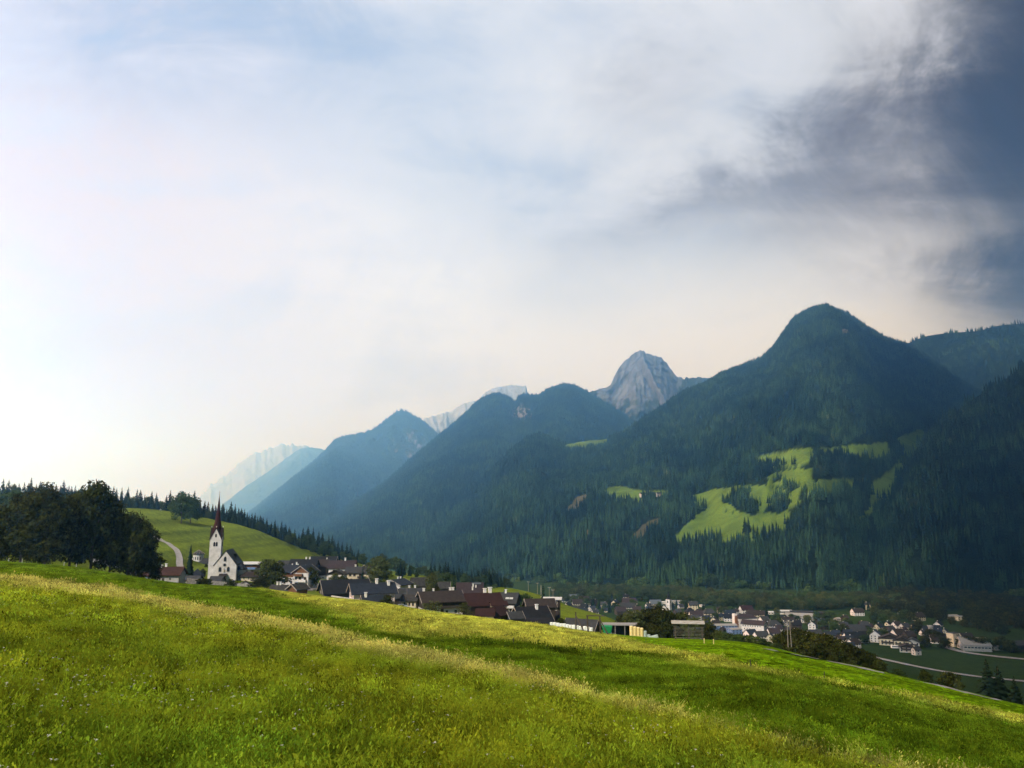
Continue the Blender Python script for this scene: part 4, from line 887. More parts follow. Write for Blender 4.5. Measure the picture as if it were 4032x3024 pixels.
def round_tower():
    p = at(780, 2212, 420); zg = float(ground(p[0], 420)); r = empty('round_chapel', 'white round chapel with ribbed conical roof left of the church tower', 'chapel', (p[0], 420, p[2]))
    MB().lathe([(2.7, min(-1, zg-p[2]-0.5)), (2.7, 4.0)], 12).build('wall', WL['white'], r)
    rf = MB().lathe([(3.25, 3.9), (3.3, 4.1), (1.6, 5.3), (0.1, 6.3)], 12).build('roof', RF['shingle'], r)
    for i in range(12): a = i*math.pi/6; MB().bar((3.3*math.cos(a), 3.3*math.sin(a), 4.16), (0.12*math.cos(a), 0.12*math.sin(a), 6.34), 0.1).build('rib', m_barge, rf)
    for a in (-2.2, -1.75, -1.3, -0.85): o = link('window', U_DARK, r, (2.68*math.cos(a), 2.68*math.sin(a), 1.9), a+math.pi/2); o.scale = (0.55, 1, 1.5)
    MB().box(-6.2, -2.2, -1.6, 1.2, -2, 1.6).build('annex', WL['white'], r)
round_tower()
r = house('chalet', 'slate roofed chalet with white ground floor, larch upper storey and front balcony', 'house', 1158, 2224, 372, 9.2, 9.5, 6.3, 2.7, -3, 'slate', 'white', upper=('larch', 3.9), o=0.9, barge=True, chim=((1.6, 0.8, 0.8), (-1.0, 0.5, 0.7)), wins=W2('f', (-2.6, 0.6), 1.6, 1.0, 1.3)+W2('f', (-2.6, 0.6), 4.9, 1.0, 1.1), style='brown')
house('chalet_wing', 'white gabled wing with two stacked balconies at the right of the slate chalet', 'house', 1206, 2225, 368, 10, 7.6, 6.9, 2.6, 78, 'slate', 'white', gable='larch', o=0.9, barge=True, balc=(('l', 0, 2.6, 6.2, 'white'), ('l', 1.0, 5.2, 4.2, 'larch')), wins=W2('l', (-2.2, 0, 2.2), 1.3, 1.2, 1.4)+W2('l', (-2.2, 0.4, 2.4), 4.0, 1.2, 1.5)+W2('l', (0,), 7.2, 1.2, 1.3), style='brown')
house('ruin', 'squat stone house with rough grey roof and twin chimneys below the round tree', 'house', 1114, 2302, 318, 8.2, 6, 2.0, 1.6, -6, 'shingle', 'stone', chim=((-2.3, 0, 1.0), (-1.0, 0, 1.0), (1.4, 0.2, .8)))
house('hay_hut', 'small brown log hut with pale sunlit roof on a white base at the meadow edge', 'hut', 1174, 2297, 300, 5.2, 4.6, 3.6, 1.5, 58, 'shingle', 'white', upper=('larch', 1.0), o=0.9, barge=True, wins=W2('l', (0.4,), 2.6, .9, .9), style='brown')
house('barn', 'wide dark barn roof with two white chimneys in the back row of the village', 'barn', 1199, 2201, 432, 14, 11, 4.4, 4.2, -2, 'black', 'wood', chim=((0.9, 0.2, 1.1), (2.9, 0.2, 1.1), (-3.2, -3.4, 1.0)), o=0.8)
house('barn', 'rearmost dark grey barn roof with pale right verge under the spruces', 'barn', 1276, 2190, 482, 15, 11, 4.6, 4.2, 3, 'black', 'wood', barge=True, chim=((2.2, -2, .7),))
house('hay_barn', 'timber barn with lighter brown roof on a white stone base beside the lane', 'barn', 1273, 2202, 440, 5.6, 8, 7.2, 3.4, 3, 'brown', 'white', upper=('wood', 2.2), wins=W2('f', (-1.4, 1.0), 1.1, 1, .8))
house('house', 'grey roofed house with white verge at the left end of the back row', 'house', 1125, 2206, 440, 6, 8, 3.6, 2.8, -6, 'grey', 'white', barge=True, wins=W2('f', (-1.8, 0, 1.8), 2.4, .9, 1.3))
house('farmhouse', 'long white farmhouse with dark brown roof and one white chimney behind the lane', 'house', 1351, 2206, 432, 13.6, 10, 4.6, 3.4, 2, 'plum', 'white', chim=((1.2, 0, 1.2),), wins=W2('f', (-4, -0.8), 3.0, 1.0, 1.1)+W2('f', (-4, -1, 2.2), 1.2, 1.0, 1.0), style='brown', balc=(('f', 4.2, 2.0, 4.6, 'wood'),))
house('garage', 'low garage with brown gable roof facing the lane', 'garage', 1328, 2242, 398, 5, 9.0, 2.3, 1.9, 86, 'brown', 'white', gable='wood', o=0.9)
house('house', 'cream house with flat grey brown roof and dark shutters in the middle of the village', 'house', 1414, 2231, 412, 12, 8.5, 4.6, 2.4, -1, 'grey', 'cream', wins=W2('f', (-3.6, -1.4, 1.6), 3.2, 1.3, 1.3)+W2('f', (-3, 1.6), 1.0, 1.2, 1.0), chim=((-2.0, 0.6, 1.2),), style='brown', balc=(('f', 2.4, 1.8, 4, 'wood'),))
house('house', 'dark gabled house half hidden behind the pale green tree', 'house', 1456, 2222, 428, 7, 7, 4.4, 2.0, 60, 'brown', 'wood', barge=True, wins=W2('l', (0,), 2.5))
r = house('barn', 'huge nearly black barn with stepped roof and timber gable facing left', 'barn', 1358, 2281, 345, 19.5, 15, 5.0, 4.6, 24, 'black', 'wood', o=1.0, barge=True, wins=W2('l', (2.6,), 4.6, 1.6, 1.0), doors=(('l', -2.6, 2.8, 3.2, 'wood'),), chim=())
house('guest_house', 'white house with blue black roof and brown gable boards, four windows in its gable', 'house', 1466, 2294, 302, 15.6, 9.0, 5.0, 2.9, 22, 'slate', 'pink', gable='larch', o=1.1, barge=True, chim=((1.6, -0.3, 1.5), (6.0, -1.4, 1.5)), wins=W2('l', (-2.8, -1.0, .6, 2.8), 3.6, .75, 1.2)+W2('l', (-1.0, .6, 2.6), 1.1, .75, 1.2)+W2('f', (-5.2, -1.6, 2.4, 5.6), 3.5, 1.0, 1.2)+W2('f', (-5.2, 2.4), 1.2, 1.0, 1.2), style='brown')
house('lean_to', 'low lean-to with slate roof and pale top edge in front of the white guest house', 'shed', 1478, 2341, 286, 9.5, 4.6, 2.2, 1.8, 20, 'slate', 'wood', chim=((-3.6, -0.6, 1.3),), o=0.5, barge=True)
house('house', 'white modern house with broad low gable and dark glazing behind the blue black roof', 'house', 1566, 2279, 360, 9, 9.0, 4.0, 1.9, 64, 'slate', 'white', gable=None, o=1.0, barge=True, wins=W2('l', (-.5,), 3.3, 2.2, 1.6)+W2('l', (-.8,), 1.0, 3.2, 1.8)+W2('l', (3,), 2.0, 1.0, 2.0), chim=((0.8, 0.4, .9), (3, .4, .9)))
house('farmhouse', 'grey roofed farmhouse with pale verge and dark timber walls left of the long brown farmhouse', 'house', 1606, 2315, 330, 11, 9.5, 3.8, 3.0, 12, 'grey', 'wood', barge=True, chim=((0.6, 0.2, 1.0), (3.0, 0.2, 1.0), (-4.0, 0, .8)), wins=W2('f', (-2, 2), 2))
house('annex', 'small white annex with mossy grey roof squeezed beside the long brown farmhouse', 'house', 1618, 2340, 308, 6, 5.5, 3.2, 1.6, -12, 'shingle', 'cream', wins=W2('f', (-1.6, .4, 1.9), 1.7, .8, 1.3), style='brown')
house('barn', 'barn with mottled shingle roof and open dark gable left of the tall olive tree', 'barn', 1655, 2273, 405, 8.6, 8, 2.8, 3.4, 14, 'shingle', 'wood', wins=W2('l', (0,), 2.6, 1.6, 2.2))
house('barn', 'short barn with bleached shingle roof right of the tall olive tree', 'barn', 1742, 2290, 395, 6.6, 7, 3.0, 2.4, 3, 'shingle', 'wood', barge=True, doors=(('f', -1, 2.2, 2.4, 'wood'),))
house('farmhouse', 'long brown farmhouse with dark timber upper floor over a white ground floor', 'house', 1733, 2326, 305, 15.0, 11, 5.2, 2.9, 20, 'brown', 'white', upper=('wood', 2.3), o=1.2, barge=True, chim=((-6.4, 0.4, 1.2), (-2.6, .2, .9), (4.2, 0.5, 1.2), (5.3, 0.5, 1.2)), wins=W2('f', (-4.6, -2.4, 1.3, 4.8), 1.1, 1.0, 1.1)+W2('f', (-4.5, -1, 2, 5), 4.0, 1.0, 1.0), doors=(('f', -.5, 1.1, 2.2, 'wood'),), balc=(('f', 0.0, 2.5, 13.0, 'wood'),), style='brown')
r = house('barn', 'tall barn with steep plum coloured roof, skylights and a solar strip', 'barn', 1851, 2293, 392, 12.6, 12, 3.2, 6.2, 0, 'plum', 'wood', o=0.6, chim=((1.6, -1.6, 1.0), (3.0, -2.0, .9), (1.4, -3.0, 1.1)))
so = MB().box(-2.2, 2.2, -0.08, 0.08, -0.5, 0.5).build('solar_panel', RF['steel'], r); so.location = (3.2, -1.15, 9.25); so.rotation_euler = (R_(-44), 0, 0)
house('farmhouse', 'dark timber house with broad maroon roof and two fat white chimneys', 'house', 1897, 2334, 308, 12.6, 13, 4.8, 3.4, 18, 'maroon', 'wood', o=1.2, chim=((1.4, 0.6, 1.7), (3.4, 0.3, 1.9)), wins=W2('f', (-4,), 1.3), doors=(('f', -2.2, 2.6, 2.4, 'wood'),))
house('house', 'cream walled house end peeping out under the maroon roof', 'house', 1962, 2366, 302, 6, 5, 4.0, 1.2, 14, 'maroon', 'cream', o=0.4, wins=W2('f', (-1.4, 1.2), 2.2, .8, 1.2))
house('garden_shed', 'small white walled shed with dark red roof on the meadow edge', 'shed', 1910, 2395, 262, 5.6, 4.8, 2.6, 1.7, 2, 'maroon', 'cream', wins=(('fo', 0.3, 1.2, .5, .5),), o=0.5)
house('barn', 'dark plank barn with its gable turned to the meadow right of the red shed', 'barn', 1955, 2386, 268, 6, 6.4, 3.8, 2.2, 60, 'maroon', 'wood', o=0.7)
house('house', 'grey roofed house with two bright skylights and a long white balcony', 'house', 2003, 2332, 335, 7.6, 9, 4.6, 3.4, -14, 'grey', 'white', upper=('wood', 2.6), chim=((-1.2, -.2, 1.2),), balc=(('f', .6, 2.5, 6, 'white'),), wins=W2('f', (-2, 0, 2), 1.4), style='brown')
for u in (0.2, 1.9):
    o_ = MB().box(-.75, .75, -.07, .07, -.5, .5).build('skylight', RF['white'], bpy.data.objects[[o.name for o in COL.objects if o.get('label', '').startswith('grey roofed house with two bright')][0]]); o_.location = (u, -3.1, 6.15); o_.rotation_euler = (R_(-53), 0, 0)
house('log_hut', 'small dark log hut with grey roof left of the big black barn roof', 'hut', 2026, 2407, 268, 4.4, 4.4, 2.8, 1.6, 22, 'grey', 'wood', o=0.6, wins=W2('l', (0,), 1.4, 1.2, .9), barge=True)
house('barn', 'big barn with broad black roof split by a grey strip, nearest of the village barns', 'barn', 2090, 2387, 290, 11.2, 11.5, 3.6, 3.9, 20, 'black', 'wood', o=1.0, barge=True, chim=((1.8, -1.2, 1.4),), doors=(('l', -1.5, 2.6, 2.6, 'larch'),))
house('house', 'brown roofed house with shaded gable and pale verge behind the big black barn', 'house', 2124, 2356, 330, 11.4, 8.5, 3.8, 2.6, 10, 'brown', 'wood', barge=True, wins=W2('f', (1, 3.2), 1.8))
house('house', 'modern dark house with white flat roof and projecting balcony at the village end', 'house', 2176, 2350, 345, 6.4, 7, 5.2, 0.5, -6, 'white', 'wood', o=0.9, balc=(('f', .4, 2.4, 6, 'wood'),), wins=W2('f', (-1.8, 1.6), 3.8, 1.3, 1.2)+W2('f', (-1.6, 1.6), 1.2))
house('low_barn', 'very low black roofed shed in front of the big black barn', 'shed', 2118, 2432, 276, 7.4, 5, 1.6, 1.1, 4, 'black', 'wood', o=0.5)
house('barn', 'timber barn with dark grey roof standing behind the bare wire rack', 'barn', 2292, 2436, 285, 10.8, 8, 2.6, 3.2, -26, 'grey', 'wood', o=0.8, barge=True)
def machine_shed():
    p = at(2442, 2456, 283); zg = float(ground(p[0], 283)); r = empty('machine_shed', 'open fronted machine shed with pale flat roof edge behind the hay bales', 'shed', (p[0], 283, p[2]), R_(-3)); s = min(-3.3, zg-p[2]-0.4)
    MB().box(-6.6, 6.6, -2.6, 3.0, -0.28, 0.02).build('roof', RF['pale'], r); MB().box(-6.2, 6.2, 2.4, 2.6, s, -0.29).build('wall', WL['dark'], r)
    for x in (-6, -2.0, 1.4, 4.2, 6.0): MB().box(x-.14, x+.14, -2.2, -1.92, s, -0.29).build('post', m_pale, r)
    MB().box(4.3, 5.9, -2.15, -2.0, s, -0.5).build('door', WL['larch'], r)
machine_shed()
def lumber(px, py, Yd, label, name, col, wx, wy, h, group=None):
    p = at(px, py, Yd)
# ================================================================== HAY RACKS, BALES, SMALL THINGS
def roofed_rack():
    r0 = ground_at(2660, 2518, 120, 330); r1 = ground_at(2765, 2531, 120, 330); Yd = 0.5*(r0[1]+r1[1]); Yd = 218.0
    a = gpt(2660, Yd); b = gpt(2766, Yd-1.0); ln = math.dist(a[:2], b[:2]); ang = math.atan2(b[1]-a[1], b[0]-a[0])
    r = empty('hay_rack', 'wooden hay drying rack with narrow pitched roof and rows of poles on the meadow', 'hay rack', a, ang); dz = b[2]-a[2]; n3 = 3
    hh = 4.3
    for i in range(n3):
        t = i/2; MB().bar((ln*t, 0, dz*t-0.6), (ln*t, 0, dz*t+hh), 0.34, 0.26).build('post', m_post, r)
    for k in range(9):
        z = 1.0+k*0.37; MB().bar((-0.55, -0.16, z-0.55*dz/ln), (ln+0.55, -0.16, z+dz+0.55*dz/ln), 0.05).build('pole', m_pale, r)
    MB().bar((-.2, -.16, .38), (ln+.2, -.16, dz+.38), 0.1).build('pole', m_pale, r)
    rf = MB()
    for s in (-1, 1):
        rf.add([(-1.0, s*0.95, hh-.15-dz/ln), (ln+0.7, s*0.95, hh-.15+dz+.7*dz/ln), (ln+0.7, 0, hh+.55+dz), (-1.0, 0, hh+.55), (-1.0, s*0.95, hh-.02-dz/ln), (ln+0.7, s*0.95, hh-.02+dz+.7*dz/ln), (ln+0.7, 0, hh+.68+dz), (-1.0, 0, hh+.68)], [(0,1,2,3),(4,5,6,7),(0,1,5,4),(1,2,6,5),(2,3,7,6),(3,0,4,7)])
    rf.build('roof', mat_plain('bleached_shingles', (0.30, 0.27, 0.24), 0.9, 0.35, 1.5, stretch=(0.6, 4, 4)), r)
    for i in range(n3): t = i/2; MB().bar((ln*t, -0.9, dz*t+hh-.25), (ln*t, 0.9, dz*t+hh-.25), .14).build('cross_beam', m_post, r)
roofed_rack()
def wire_rack():
    Yd = 232.0; a = gpt(2269, Yd); P_ = [(2269, 2409), (2312, 2423), (2361, 2423)]
    r = empty('hay_rack', 'skeletal old hay rack with leaning posts and sagging wires, no roof', 'hay rack', a)
    A = Vector(a); tops = []; bots = []
    for i, (px, py) in enumerate(P_):
        b = Vector(gpt((2268, 2316, 2366)[i], Yd-0.6*i)); t = Vector(at(px-2*(i == 0), py, Yd-0.6*i)); tops.append(t-A); bots.append(b-A)
        MB().bar(b-A-Vector((0, 0, .7)), t-A, 0.50, 0.40, 6).build('post', m_post, r)
    MB().bar(tops[1]+Vector((-.3, 0, -.1)), tops[2]+Vector((1.6, 0, -.15)), 0.28).build('top_beam', m_post, r)
    for i, (px, dy) in enumerate(((2302, -3.2), (2397, -2.2))):
        b = Vector(gpt(px, Yd-2.4+dy)); MB().bar(b-A-Vector((0, 0, .4)), tops[(0, 2)[i]]+Vector((0, 0, -1.0)), .28, .2).build('brace', m_post, r)
    for k in range(6):
        for i in (0, 1):
            z0 = 0.9+0.75*k; p = bots[i]+(tops[i]-bots[i])*(z0/6.2); q_ = bots[i+1]+(tops[i+1]-bots[i+1])*(z0/6.2+.04); sag = .35+.25*((k*7+i*3) % 4)/3; m = MB(); pr = p
            for t in np.linspace(0, 1, 9)[1:]:
                c = p.lerp(q_, t)-Vector((0, 0, sag*4*t*(1-t))); m.bar(pr, c, .055, .055, 3); pr = c
            m.build('wire', m_post, r)
wire_rack()
def bale_mesh(name, mat):
    b = MB().lathe([(0.42, -0.05), (0.54, 0.0), (0.585, 0.12), (0.57, 0.4), (0.59, 0.62), (0.57, 0.9), (0.58, 1.1), (0.53, 1.2), (0.42, 1.23)], 16); return b.mesh(name, mat, True)
m_bw = mat_plain('white_bale_wrap', (0.62, 0.66, 0.64), 0.35, 0.12, 3, 0.4); m_by = mat_plain('straw_yellow_bale_wrap', (0.66, 0.52, 0.22), 0.4, 0.15, 3, 0.4); m_bg = mat_plain('grey_green_bale_wrap', (0.30, 0.36, 0.32), 0.35, 0.15, 3, 0.4)
bw, by, bgm = bale_mesh('hay_bale', m_bw), bale_mesh('hay_bale', m_by), bale_mesh('hay_bale', m_bg)
for i in range(13):
    px = 2172+12.6*i+(5 if i > 9 else 0); p = gpt(px, 262-1.15*i, -0.08)
    o = link('hay_bale', bw, None, p, i*0.7); o.scale = (1, 1, 1+0.05*((i*5) % 3-1)); tag(o, 'white wrapped round bale standing in the long row along the meadow edge', 'hay bale', 'white wrapped bales in a row')
LV = ('bottom', 'middle', 'top')
for c_ in range(4):
    for l_ in range(3):
        for d_ in range(2):
            p = Vector(gpt(2486.5+13.6*c_, 249+1.22*d_)); base_ = Vector(gpt(2500, 249)); o = link('hay_bale', by, None, (p[0], p[1], base_[2]-0.2*(c_-1)+1.02*l_-0.35), rng.random()*6); o.scale = (.92, .92, .83)
            nm = ('leftmost', 'second from left', 'third from left', 'rightmost')[c_]
            tag(o, '%s layer, %s yellow bale in the %s of the stack' % (LV[l_], nm, 'front row' if d_ == 0 else 'row behind the front'), 'hay bale', 'stacked yellow bales')
for i, (px, lv, dp, lab) in enumerate(((2541, 0, 249, 'grey green bale on the ground against the yellow stack'), (2541, 1, 249, 'grey green bale set on top of another beside the yellow stack'), (2555, 0, 248, 'loose grey green bale standing second from the yellow stack'))):
    p = Vector(gpt(px, dp)); o = link('hay_bale', bgm, None, (p[0], p[1], p[2]+1.02*lv-0.2), 0.3); o.scale = (.92, .92, .83); tag(o, lab, 'hay bale', 'grey green bales')
def wrap_heap():
    p = gpt(2574, 247); r = rng; nx, ny = 14, 8; xs = np.linspace(-1.7, 1.5, nx); ys = np.linspace(-0.9, 0.9, ny); V = []; 
    for y in ys:
        for x in xs: e = max(0, 1-(y/0.9)**2)*max(0.02, min(1, (1.5-x)*3)); V.append((x, y, -0.1+(0.45+0.35*(x+1.7)/3.2*2)*e**.5+0.08*float(fbm(x*2, y*2, 5))))
    me = mesh_np('tarp_heap', V, grid_faces(ny, nx), m_bg, True); o = link('tarp_heap', me, None, p); tag(o, 'crumpled grey plastic sheet heap right of the bale stack', 'tarpaulin')
    s = o.modifiers.new('thick', 'SOLIDIFY'); s.thickness = 0.06
wrap_heap()
def green_tank():
    p = gpt(2391, 272); r = empty('silage_trailer', 'bright green tarpaulin covered trailer parked under the machine shed roof', 'trailer', (p[0], p[1], p[2]-0.1), R_(-6)); mg_ = mat_plain('green_tarpaulin', (0.008, 0.16, 0.055), 0.5, 0.25, 2, 0.5, stretch=(4, 4, 0.4))
    b = MB(); b.add([(-1.25, -1, 0.7), (1.25, -1, 0.7), (1.25, 1, 0.7), (-1.25, 1, 0.7), (-1.75, -1.25, 2.9), (1.75, -1.25, 2.9), (1.75, 1.25, 2.9), (-1.75, 1.25, 2.9), (-1.5, -1, 3.15), (1.5, -1, 3.15), (1.5, 1, 3.15), (-1.5, 1, 3.15)], [(0,3,2,1), (0,1,5,4), (1,2,6,5), (2,3,7,6), (3,0,4,7), (4,5,9,8), (5,6,10,9), (6,7,11,10), (7,4,8,11), (8,9,10,11)]).build('cover', mg_, r)
    MB().box(-1.5, 1.5, -.9, .9, .5, .68).bar((1.5, 0, .58), (3.0, 0, .45), .12).build('chassis', m_metal, r)
    for x in (-.6, .6):
        for y in (-1.0, 1.0):
            w_ = MB().lathe([(0.1, -.12), (.36, -.12), (.4, 0), (.36, .12), (.1, .12)], 14).build('wheel', WL['dark'], r); w_.rotation_euler = (math.pi/2, 0, 0); w_.location = (x, y, .4)
green_tank()
def car(label, px, Yd, yaw, col, py=None):
    p = gpt(px, Yd) if py is None else tuple(at(px, py, Yd)); r = empty('parked_car', label, 'car', p, R_(yaw)); mc_ = mat_plain('car_paint', col, 0.25, 0.03, 1)
    pr = [(-2.1, .35), (2.1, .35), (2.15, .7), (2.0, .88), (1.15, .98), (0.55, 1.42), (-1.2, 1.46), (-1.85, 1.0), (-2.15, .9)]
    MB().prism([(x, z) for x, z in pr], -.86, .86).build('body', mc_, r)
    gl = [(1.02, 1.0), (0.5, 1.36), (-1.15, 1.40), (-1.7, 1.0)]
    MB().prism(gl, -.875, .875).build('window', m_glass, r)
    for x in (-1.3, 1.35):
        for y in (-.78, .78):
            w_ = MB().lathe([(0.14, -.1), (.3, -.11), (.33, 0), (.3, .11), (.14, .1)], 14).build('wheel', WL['dark'], r); w_.rotation_euler = (math.pi/2, 0, 0); w_.location = (x, y, .33)
    for y in (-.6, .6): MB().box(2.10, 2.17, y-.18, y+.18, .62, .76).build('headlight', m_cap, r)
car('white car parked on the lane beside the chalet', 1236, 372, 12, (.62, .62, .63)); car('silver car half hidden by the meadow brow before the white guest house', 1376, 285, 4, (.5, .51, .53)); car('pale blue grey car parked left of the long brown farmhouse', 1583, 300, 10, (.30, .34, .38))
car('small dark car standing in the yard behind the skylight house', 2026, 322, -10, (.05, .05, .06))
def post(name, label, cat, px, Yd, h, wdt, mat, group=None, arm=False, lean=0):
    p = gpt(px, Yd); b = MB().bar((0, 0, -.6), (lean, 0, h), wdt, wdt*.7, 6)
    if arm:
        r = empty(name, label, cat, p, 0, group); b.build('pole', mat, r); MB().bar((-.9, 0, h-.5), (.9, 0, h-.5), .14).build('crossarm', mat, r)
        for x in (-.8, 0, .8): MB().lathe([(.04, h-.42), (.09, h-.35), (.09, h-.2), (.03, h-.12)], 6, (x, 0)).build('insulator', m_cap, r)
    else: tag(b.build(name, mat), label, cat, group).location = p
m_fp = mat_plain('grey_fence_post', (0.30, 0.29, 0.27), 0.9, 0.3, 3)
for px, Yd in ((33, 184), (86, 186), (251, 193), (299, 196)): post('fence_post', 'pale short fence post on the brow below the big dark trees', 'fence post', px, Yd, 1.35, .22, m_fp, 'fence posts under the big trees')
for px, py in ((1179, 2352), (2020, 2550), (2326, 2585), (2954, 2640), (2543, 2530), (3246, 2680), (1395, 2370), (1571, 2420), (1700, 2422)):
    p = ground_at(px, py, 15, 230); tag(MB().bar((0, 0, -.4), (0.03, 0, 0.55), .07, .04).build('stake', m_post), 'thin dark stake standing alone in the hay meadow', 'stake', 'stakes in the meadow').location = p
for px, py in ((2773, 2535), (2810, 2540)):
    p = ground_at(px, py-2, 120, 260); tag(MB().bar((0, 0, -.3), (0, 0, 0.75), .11).build('marker_post', m_by), 'short yellowish marker post right of the roofed hay rack', 'marker post', 'marker posts by the rack').location = p
post('power_pole', 'tall pale wooden pole beside the spruce at the village end', 'pole', 2131, 352, 14.5, .36, m_fp)
post('utility_pole', 'thin bare pole in front of the grey roofed farmhouse', 'pole', 1601, 318, 8.5, .2, m_pale); 
for i, (px, Yd, h) in enumerate(((2080, 640, 9), (2116, 620, 9), (2163, 520, 8.5), (2178, 500, 8.5), (2320, 590, 9))): post('utility_pole', 'weathered power line pole on the slope towards the valley', 'pole', px, Yd, h, .26, m_fp, 'power line poles down the slope', arm=True)
def lattice_pole():
    for px in (3107, 3118): pass
    p = gpt(3112, 236); r = empty('power_mast', 'twin legged wooden power mast rising from the dark bushes by the road', 'power mast', p)
    for s in (-1, 1): MB().bar((s*.55, 0, -.6), (s*.35, 0, 10.2), .3, .22, 6).build('leg', m_pale, r)
    MB().bar((-1.6, 0, 9.6), (1.6, 0, 9.6), .2).build('crossarm', m_pale, r)
    for x in (-1.4, 0, 1.4): MB().lathe([(.05, 9.7), (.11, 9.8), (.11, 10.0), (.04, 10.1)], 6, (x, 0)).build('insulator', m_cap, r)
lattice_pole()
# low walls, garden bits
def stone_wall(name, label, pts, h, t, mat):
    m = MB()
    for (pa, ya), (pb, yb_) in zip(pts, pts[1:]):
        a, b = Vector(gpt(pa, ya)), Vector(gpt(pb, yb_)); n = Vector((b.y-a.y, a.x-b.x, 0)).normalized()*t/2
        m.add([a-n-Vector((0,0,1)), b-n-Vector((0,0,1)), b+n-Vector((0,0,1)), a+n-Vector((0,0,1)), a-n+Vector((0,0,h)), b-n+Vector((0,0,h)), b+n+Vector((0,0,h)), a+n+Vector((0,0,h))], [(0,3,2,1),(4,5,6,7),(0,1,5,4),(1,2,6,5),(2,3,7,6),(3,0,4,7)])
    tag(m.build(name, mat), label, 'wall')
stone_wall('churchyard_wall', 'grey stone churchyard wall in front of the church', [(735, 322), (830, 326), (905, 328), (985, 326)], 2.4, .5, WL['stone'])
stone_wall('garden_wall', 'low pale wall of the yard below the lane', [(1305, 306), (1340, 300), (1388, 296)], 1.6, .4, WL['grey'])
# ================================================================== ROADS
def road(name, label, pts, wid, lift=0.12, mat=m_asph):
    C = [np.array(p) for p in pts]; S2 = []
    for a, b in zip(C, C[1:]):
        n = max(2, int(np.linalg.norm(b-a)/3)); S2 += [a+(b-a)*k/n for k in range(n)]
    S2.append(C[-1]); S2 = np.array(S2); k = np.ones(7)/7
    for i in (0, 1): S2[3:-3, i] = np.convolve(S2[:, i], k, 'valid')
    T = np.gradient(S2[:, :2], axis=0); T /= np.linalg.norm(T, axis=1)[:, None]; N = np.stack([T[:, 1], -T[:, 0]], 1); rows = []
    for o_ in (-.5, -.25, 0, .25, .5):
        q_ = S2[:, :2]+N*wid*o_; rows.append(np.stack([q_[:, 0], q_[:, 1], ground(q_[:, 0], q_[:, 1])], 1))
    A = np.stack(rows, 0); A[..., 2] = np.maximum(A[..., 2], A[..., 2].mean(0)[None]-0.1)+lift
    tag(link(name, mesh_np(name, A.reshape(-1, 3), grid_faces(5, len(S2)), mat, True)), label, None, None, 'structure')
road('road', 'narrow pale lane along the lower meadow edge', [ground_at(px, py, 100, 320)[:2] for px, py in ((3030, 2562), (3142, 2581), (3269, 2604), (3400, 2634), (3478, 2653), (3614, 2682), (3734, 2710), (3900, 2755))], 2.6)
def fl_(px, py): t = tan_at(py); Yd = (FLOOR-CAMZ+1)/t; return at(px, py, Yd)[:2]
road('valley_road', 'pale straight road across the valley fields', [fl_(*p) for p in ((3375, 2568), (3430, 2583), (3560, 2612), (3700, 2640), (3850, 2662), (4032, 2680), (4300, 2700))], 6.0, 0.6)
road('valley_road', 'grey main road past the factory in the valley', [fl_(*p) for p in ((3700, 2515), (3735, 2550), (3790, 2565), (3900, 2580), (4060, 2595), (4300, 2620))], 8.0, 0.6)
road('village_lane', 'village lane curving up behind the long grey house', [gpt(*p)[:2] for p in ((575, 470), (640, 458), (690, 440), (708, 415), (705, 390), (720, 365), (745, 345))], 3.2, 0.3)
road('village_lane', 'grey village lane between chalet and barns', [gpt(*p)[:2] for p in ((1278, 425), (1275, 405), (1258, 385), (1240, 368), (1215, 352), (1160, 345))], 4.6, 0.25)
